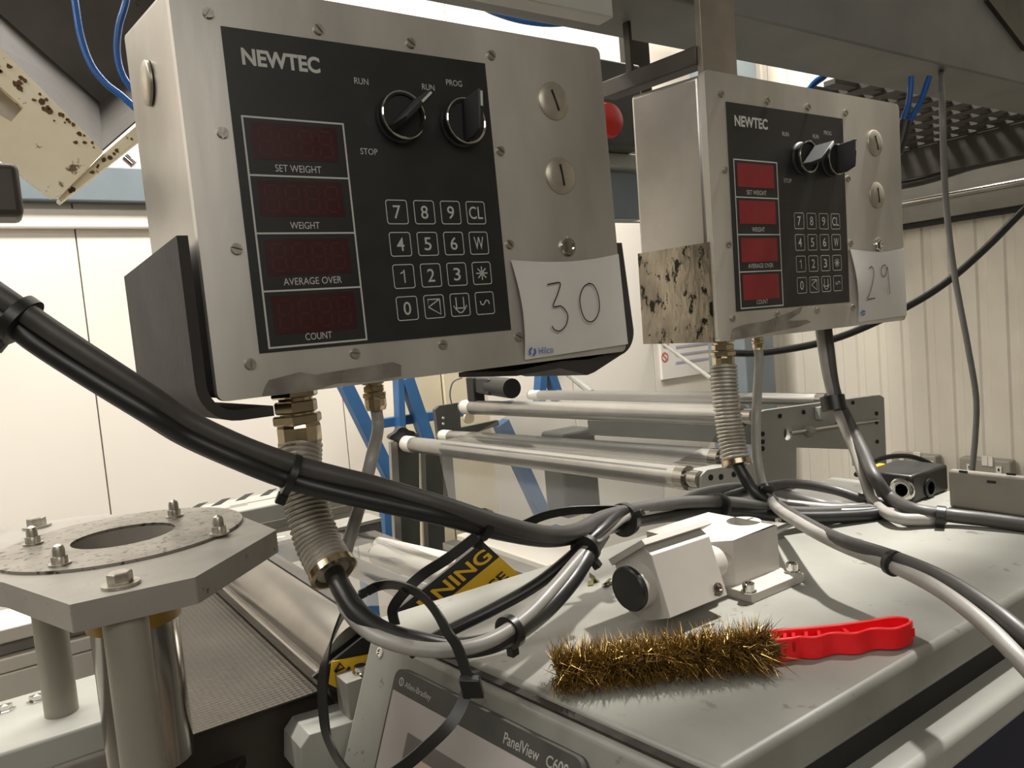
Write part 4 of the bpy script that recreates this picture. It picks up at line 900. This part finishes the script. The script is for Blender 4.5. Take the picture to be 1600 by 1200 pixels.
# ================================================================== cream hopper at the upper left
tho = thing('hopper_chute', 'dark steel hopper chute with chipped cream rim at upper left', 'hopper', PY(80, 150, 1.2))
YH, YI = 1.20, 1.42
O = [PY(u, v, YH) for u, v in ((-90, -10), (0, 76), (160, 237), (222, 183))]; I_ = [PY(u, v, YI) for u, v in ((-90, -55), (0, 24), (155, 162), (236, 96))]
for k in range(3): obj('chute_wall', B().prism([O[k], O[k + 1], I_[k + 1], I_[k]], (O[k + 1] - O[k]).cross(I_[k] - O[k]).normalized() * .002), 'dark_steel', tho, smooth=False)
obj('back_sheet', B().prism([I_[0], I_[1], I_[2], I_[3], PY(260, -80, YI), PY(-90, -160, YI)], (0, .004, 0)), 'dark_steel', tho, smooth=False)
rim = obj('cream_rim', plate2d([(q.x, q.z) for q in [PY(u, v, YH - .004) for u, v in ((-90, -8), (0, 78), (160, 239), (96, 306), (78, 312), (0, 252), (-90, 180))]], [[(q.x, q.z) for q in [PY(u, v, YH - .004) for u, v in ((-40, 128), (0, 140), (36, 172), (17, 194), (-40, 160))]]], (0, YH - .010, 0), X, Z, .012), 'cream', tho, .001, label='chipped cream painted rim plate')
obj('slot_liner', B().prism([PY(u, v, YH + .02) for u, v in ((-50, 120), (0, 132), (46, 170), (20, 204), (-50, 170))], (0, .003, 0)), 'strap', tho)
obj('cream_rim', B().prism([PY(u, v, YH - .004) for u, v in ((162, 239), (226, 185), (226, 212), (96, 315), (90, 310))], (0, .03, 0)), 'cream', tho, .001)
b = B(); rc = random.Random(11)
for i in range(46):
    t = rc.random(); w = rc.random() ** 2
    if i < 34: u, v = 2 + 150 * t - 12 * w, 90 + 140 * t + 14 * w
    else: u, v = 105 + 110 * t, 303 - 92 * t - 6 * w
    k = PY(u, v, YH - .0165 if i < 34 else YH - .0045); r = .0014 + .0028 * rc.random()
    b.prism([k + V((r * rc.uniform(.5, 1.3) * math.cos(a * 1.05), 0, r * rc.uniform(.5, 1.3) * math.sin(a * 1.05))) for a in range(6)], (0, -.0004, 0))
obj('paint_chips', b, 'rust', tho, smooth=False, kind='stuff')
obj('rim_bolt', B().lathe(PY(196, 246, YH - .01), V((.6, -.3, -.7)), [(.006, 0), (.006, .014), (.0003, .0145)], 12), 'chrome', tho)
a, c = PY(-60, 250, 1.1), PY(39, 338, 1.1)
tag(obj('brown_cover', B().box(a.x, c.x, 1.1, 1.16, c.z, a.z), 'dark_steel', None, .008, 3), 'rusty brown box corner below the cream hopper rim', 'cover')
def tube(label, pts, r, m='blue_tube', name='air_tube'): return tag(obj(name, B().tube(spline(pts, 10), r, 12), m, ang=60), label, 'tube')
tube('blue air tube hanging in a long curve before the hopper', [P(u, v, 1.02) for u, v in ((108, -60), (117, 0), (126, 55), (142, 100), (165, 130), (188, 148), (215, 172))], .0046)
tube('blue air tube close beside the left control box', [P(u, v, 1.06) for u, v in ((205, -60), (197, 0), (186, 40), (183, 80), (192, 118), (215, 150))], .0046)
tube('blue hose arc above the left control box', [P(u, v, 1.35) for u, v in ((720, -30), (752, 8), (785, 24), (825, 34), (870, 37), (910, 28), (960, -10))], .0056)
tube('blue air tube beside the top right corner of the right box', [P(u, v, 1.5) for u, v in ((1404, 215), (1412, 185), (1420, 160), (1424, 120))], .0055)
tube('blue air tube crossing to the beam at the right box', [P(u, v, 1.5) for u, v in ((1412, 205), (1428, 178), (1440, 155), (1452, 120))], .0055)
tube('blue air tube seen just above the right box', [P(u, v, 1.6) for u, v in ((1250, 160), (1270, 132), (1288, 118), (1300, 100))], .0075)
tag(obj('tube_fitting', B().tube(spline([P(u, v, 1.5) for u, v in ((1400, 240), (1408, 215), (1414, 190))], 6), .012, 12), 'black'), 'black fitting on the blue tubes beside the right box', 'fitting')

# ================================================================== cables
UP = [(-60, 420, .50), (0, 461, .50), (64, 505, .505), (128, 548, .51), (233, 616, .525), (293, 656, .54), (380, 697, .555), (464, 727, .57), (520, 742, .58), (600, 762, .595), (700, 792, .61), (780, 818, .63), (850, 834, .66), (900, 830, .70), (945, 808, .76), (1000, 795, .82), (1070, 785, .88), (1150, 786, .93)]
LO = [(-60, 470, .505), (0, 492, .505), (53, 533, .51), (128, 582, .515), (227, 643, .525), (291, 682, .54), (380, 722, .555), (445, 747, .57), (520, 768, .58), (620, 791, .595), (700, 809, .61), (780, 830, .64), (860, 842, .68), (920, 832, .74), (985, 815, .82), (1060, 804, .88), (1150, 800, .93)]
pu, pl_ = [P(*q) for q in UP], [P(*q) for q in LO]
up_end = [Zp(1240, 800, .022), Zp(1330, 798, .010), Zp(1400, 790, .0075)]
cab('dark grey upper cable of the thick bundle sweeping in from the left', pu + up_end, .0074, 'cable_dgrey', 'bundled_cable')
cab('black lower cable of the thick bundle sweeping in from the left', pl_ + [Zp(1240, 808, .018), Zp(1340, 806, .0085), Zp(1385, 800, .008)], .0076, 'cable_black', 'bundled_cable')
cab('light grey cable looping from the small gland of the left box', [w2, w2 - Z * .02, P(582, 710, .665), P(570, 760, .665), P(556, 810, .66), P(541, 860, .655), P(531, 905, .645), P(541, 950, .60), P(574, 986, .575), P(625, 1008, .56), P(690, 1016, .56), P(760, 1003, .575), P(820, 965, .61), P(868, 915, .65), P(905, 872, .69), P(945, 830, .74), P(985, 803, .80), P(1050, 790, .87)], .0056, 'cable_lgrey', 'looped_cable')
cab('black cable curving out of the left ribbed conduit', [c1[-8], c1[-1], P(537, 925, .60), P(562, 960, .585), P(600, 988, .575), P(650, 1003, .57), P(710, 1013, .575), P(780, 1000, .59), P(845, 958, .63), P(892, 908, .67), P(918, 868, .70), P(940, 835, .75)], .0082, 'cable_black', 'looped_cable')
cab('black cable running straight down from the bundle behind the loop', [P(640, 1020, .66), P(697, 988, .66), P(770, 952, .665), P(840, 912, .68), P(895, 868, .70), P(940, 828, .73), P(975, 800, .79), P(1020, 797, .85)], .0056, 'cable_black', 'looped_cable')
def tie(label, c, d_, r, w=.0045, head=None):
    d_ = V(d_).normalized(); c = V(c); t = thing('cable_tie', label, 'cable tie', c)
    obj('band', B().lathe(c - d_ * w / 2, d_, [(r, 0), (r * 1.07, .0004), (r * 1.07, w - .0004), (r, w)], 28), 'black', t)
    if head:
        h = V(head).normalized(); h = (h - d_ * h.dot(d_)).normalized()
        obj('buckle', B().obox(c + h * r * 1.25, h * .0042, d_ * .0038, h.cross(d_) * .0034), 'black', t, .0006)
CU, CR_ = W.transposed() @ V((1, 0, 0)), None
cup = W @ V((0, -1, 0)); cright = W @ V((1, 0, 0)); cfw = W @ V((0, 0, 1))
def bundle_tie(label, i, r, j=None, head=None):
    a, c = pu[i], pl_[j if j is not None else i]; tie(label, (a + c) / 2, pu[min(i + 1, len(pu) - 1)] - pu[i - 1], r, .006, head)
tie('black cable tie at the left edge round the thick bundle', (P(30, 500, .508)), P(64, 505, .505) - P(0, 461, .50), .0165, .008, -cup)
tie('black cable tie round the bundle where it crosses the left conduit', P(455, 742, .57), P(520, 755, .58) - P(400, 715, .56), .0150, .006, -cup - cright * .3)
tie('black cable tie round the bundle above the warning placard', P(755, 820, .63), P(800, 832, .64) - P(700, 800, .61), .0125, .007, -cup)
tie('black cable tie where the bundle and loops cross', P(975, 812, .80), P(1000, 800, .82) - P(940, 825, .76), .0165, .008, cup * .4 + cright)
tie('black cable tie under the crossing of the loops', P(915, 858, .705), P(940, 832, .74) - P(890, 890, .67), .013, .007, -cup + cright * .8)
tie('dark cable tie round the light grey loop', P(797, 987, .60), P(850, 948, .63) - P(760, 1006, .58), .0125, .007, -cup)
tie('black cable tie round the bundle above the clamp bracket', P(1126, 791, .915), P(1150, 790, .93) - P(1090, 793, .90), .0145, .005)
def strap(label, pts, w, t=.0014, wd=None): return tag(obj('cable_strap', B().ribbon(spline(pts, 10), cfw + cright * .3 + cup * .3, w, t, True), 'black', ang=50), label, 'strap')
strap('black strap tail curling down beside the placard', [P(745, 838, .62), P(700, 872, .61), P(660, 898, .605), P(632, 925, .60), P(614, 952, .60), P(617, 976, .60)], .0085, .0016, cup * .8 + cright)
strap('black strap tail arching left from the cable crossing', [P(818, 820, .76), P(850, 806, .77), P(890, 798, .78), P(930, 796, .79), P(978, 796, .795)], .009, .0016, cup)
LOOP = [(573, 924, .65), (590, 916, .65), (612, 913, .62), (637, 919, .59), (662, 934, .57), (684, 961, .55), (700, 989, .54), (713, 1008, .535), (725, 1040, .53), (731, 1075, .525), (708, 1125, .515), (668, 1166, .505), (630, 1198, .50), (590, 1222, .50), (555, 1215, .50), (534, 1195, .51), (520, 1172, .52), (509, 1141, .53), (504, 1093, .54), (505, 1051, .55), (515, 1008, .57), (537, 957, .61), (556, 934, .64), (573, 924, .65)]
tlp = thing('loop_tie', 'large black strap loop hanging in front of the touch panel', 'strap', P(620, 1100, .53))
obj('strap_band', B().ribbon(spline([P(*q) for q in LOOP], 8), cfw + cright * .35 + cup * .25, .0082, .0016, True), 'black', tlp, ang=50)
obj('buckle', B().obox(P(737, 1073, .524), cright * .0072, (cup - cright * .25).normalized() * .0068, cfw * .005), 'black', tlp, .0012)

# right hand cables
def Zp(u, v, h): return PZ(u, v, ZC + h)
cab('long light grey cable from the small gland of the right box crossing the console edge', [w4, w4 - Z * .02, P(1182, 640, .99), P(1182, 700, .985), P(1189, 750, .97), P(1208, 788, .94), Zp(1250, 818, .052), Zp(1310, 850, .048), Zp(1390, 882, .046), Zp(1460, 917, .045), Zp(1530, 968, .040), Zp(1600, 1038, .028), Zp(1680, 1130, .0)], .0062, 'cable_lgrey', 'console_cable')
cab('dark grey cable beside the long light one over the console edge', [P(1200, 775, .96), P(1225, 795, .94), Zp(1300, 838, .052), Zp(1390, 869, .052), Zp(1470, 902, .05), Zp(1540, 945, .046), Zp(1600, 992, .038), Zp(1680, 1060, .02)], .0064, 'cable_dgrey', 'console_cable')
cab('black cable dropping from the right ribbed conduit', [c2[-6], c2[-1], P(1163, 745, .965), P(1182, 772, .955), P(1215, 790, .96), P(1265, 797, 1.0), Zp(1310, 802, .010), Zp(1372, 800, .008)], .0075, 'cable_black', 'console_cable')
cab('light grey cable arching over the console behind the clamp', [P(1060, 786, .90), P(1095, 771, .94), P(1150, 762, .99), P(1210, 768, 1.02), P(1280, 787, 1.02), Zp(1330, 794, .010), Zp(1390, 790, .007)], .0066, 'cable_grey', 'console_cable')
cab('dark grey cable arching highest over the console', [P(1130, 778, .96), P(1180, 764, .99), P(1240, 756, 1.03), P(1300, 765, 1.04), Zp(1350, 780, .014), Zp(1400, 788, .007)], .0064, 'cable_dgrey', 'console_cable')
cab('pale cable lying along the back of the console', [P(1230, 788, 1.01), Zp(1300, 795, .012), Zp(1355, 797, .0075), Zp(1400, 802, .0075), Zp(1440, 806, .0075)], .0066, 'cable_lgrey', 'console_cable')
cab('light grey cable hanging behind the right box down to the console', [P(1276, 470, 1.15), P(1285, 540, 1.15), P(1296, 600, 1.15), P(1312, 650, 1.14), P(1334, 700, 1.08), P(1350, 745, 1.03), P(1366, 785, 1.0), Zp(1398, 808, .012), Zp(1440, 812, .009), Zp(1475, 810, .008)], .0072, 'cable_lgrey', 'hanging_cable')
cab('dark grey cable taped to the hanging one and leading off right', [P(1286, 470, 1.15), P(1294, 540, 1.15), P(1304, 610, 1.15), P(1324, 655, 1.135), P(1348, 705, 1.06), P(1366, 745, 1.0), P(1392, 778, .99), Zp(1430, 797, .018), Zp(1490, 806, .012), Zp(1550, 813, .010), Zp(1610, 822, .008), Zp(1680, 836, .008)], .0085, 'cable_dgrey', 'hanging_cable')
tie('black tape round the hanging cables at the end plate', P(1302, 630, 1.145), P(1310, 660, 1.14) - P(1298, 600, 1.15), .0165, .022)
tie('black cable tie where the cables lead off along the console', Zp(1470, 808, .012), Zp(1500, 810, .01) - Zp(1440, 802, .014), .0125, .010)
tie('black cable tie on the long light grey cable', Zp(1396, 880, .048), Zp(1430, 898, .046) - Zp(1360, 866, .048), .0105, .006)
tie('black cable tie below the right conduit', P(1196, 765, .955), P(1208, 788, .94) - P(1189, 750, .97), .0095, .006)
tag(obj('hanging_cable', B().tube(spline([PZ(1470, 112, ZB + .002), P(1472, 160, 1.42), P(1477, 300, 1.45), P(1490, 420, 1.48), P(1512, 540, 1.5), P(1525, 620, 1.52), P(1524, 680, 1.54), P(1518, 745, 1.56), P(1512, 820, 1.58), P(1510, 950, 1.58)], 10), .0056, 12), 'cable_grey', ang=60), 'thin grey cable hanging from the overhead beam before the ribbed wall', 'cable')
cab('black cable slanting down across the ribbed wall', [P(u, v, 2.2) for u, v in ((1660, 275), (1600, 328), (1540, 388), (1480, 440), (1420, 478), (1340, 516), (1280, 536), (1215, 548), (1170, 552), (1120, 550))], .0105, 'cable_black', 'wall_cable')
cab('short black lead arching behind the black connector box', [P(1338, 742, 1.3), P(1352, 728, 1.32), P(1382, 715, 1.35), P(1420, 713, 1.38), P(1452, 724, 1.4), P(1470, 740, 1.4)], .0045, 'cable_black', 'lead')

# ------------------------------------------------------------------ families of like things
for o in COL.objects:
    if o.parent or not o.get('category'): continue
    k = o.name.split('.')[0]
    g = {'control_box': 'steel control boxes under the beam', 'paper_note': 'handwritten notes on the control boxes', 'flexible_conduit': 'ribbed conduits below the control boxes',
         'bundled_cable': 'cables of the thick bundle', 'looped_cable': 'cables looping below the left box', 'console_cable': 'cables crossing the console', 'hanging_cable': 'hanging cables',
         'cable_tie': 'black cable ties', 'cable_strap': 'black strap tails', 'air_tube': 'blue air tubes', 'idle_roller': 'pale idle rollers', 'wall_socket': 'sockets on the ribbed wall', 'stay_wire': 'diagonal rods'}.get(k)
    if g: o['group'] = g
    if '_w' in o: del o['_w']
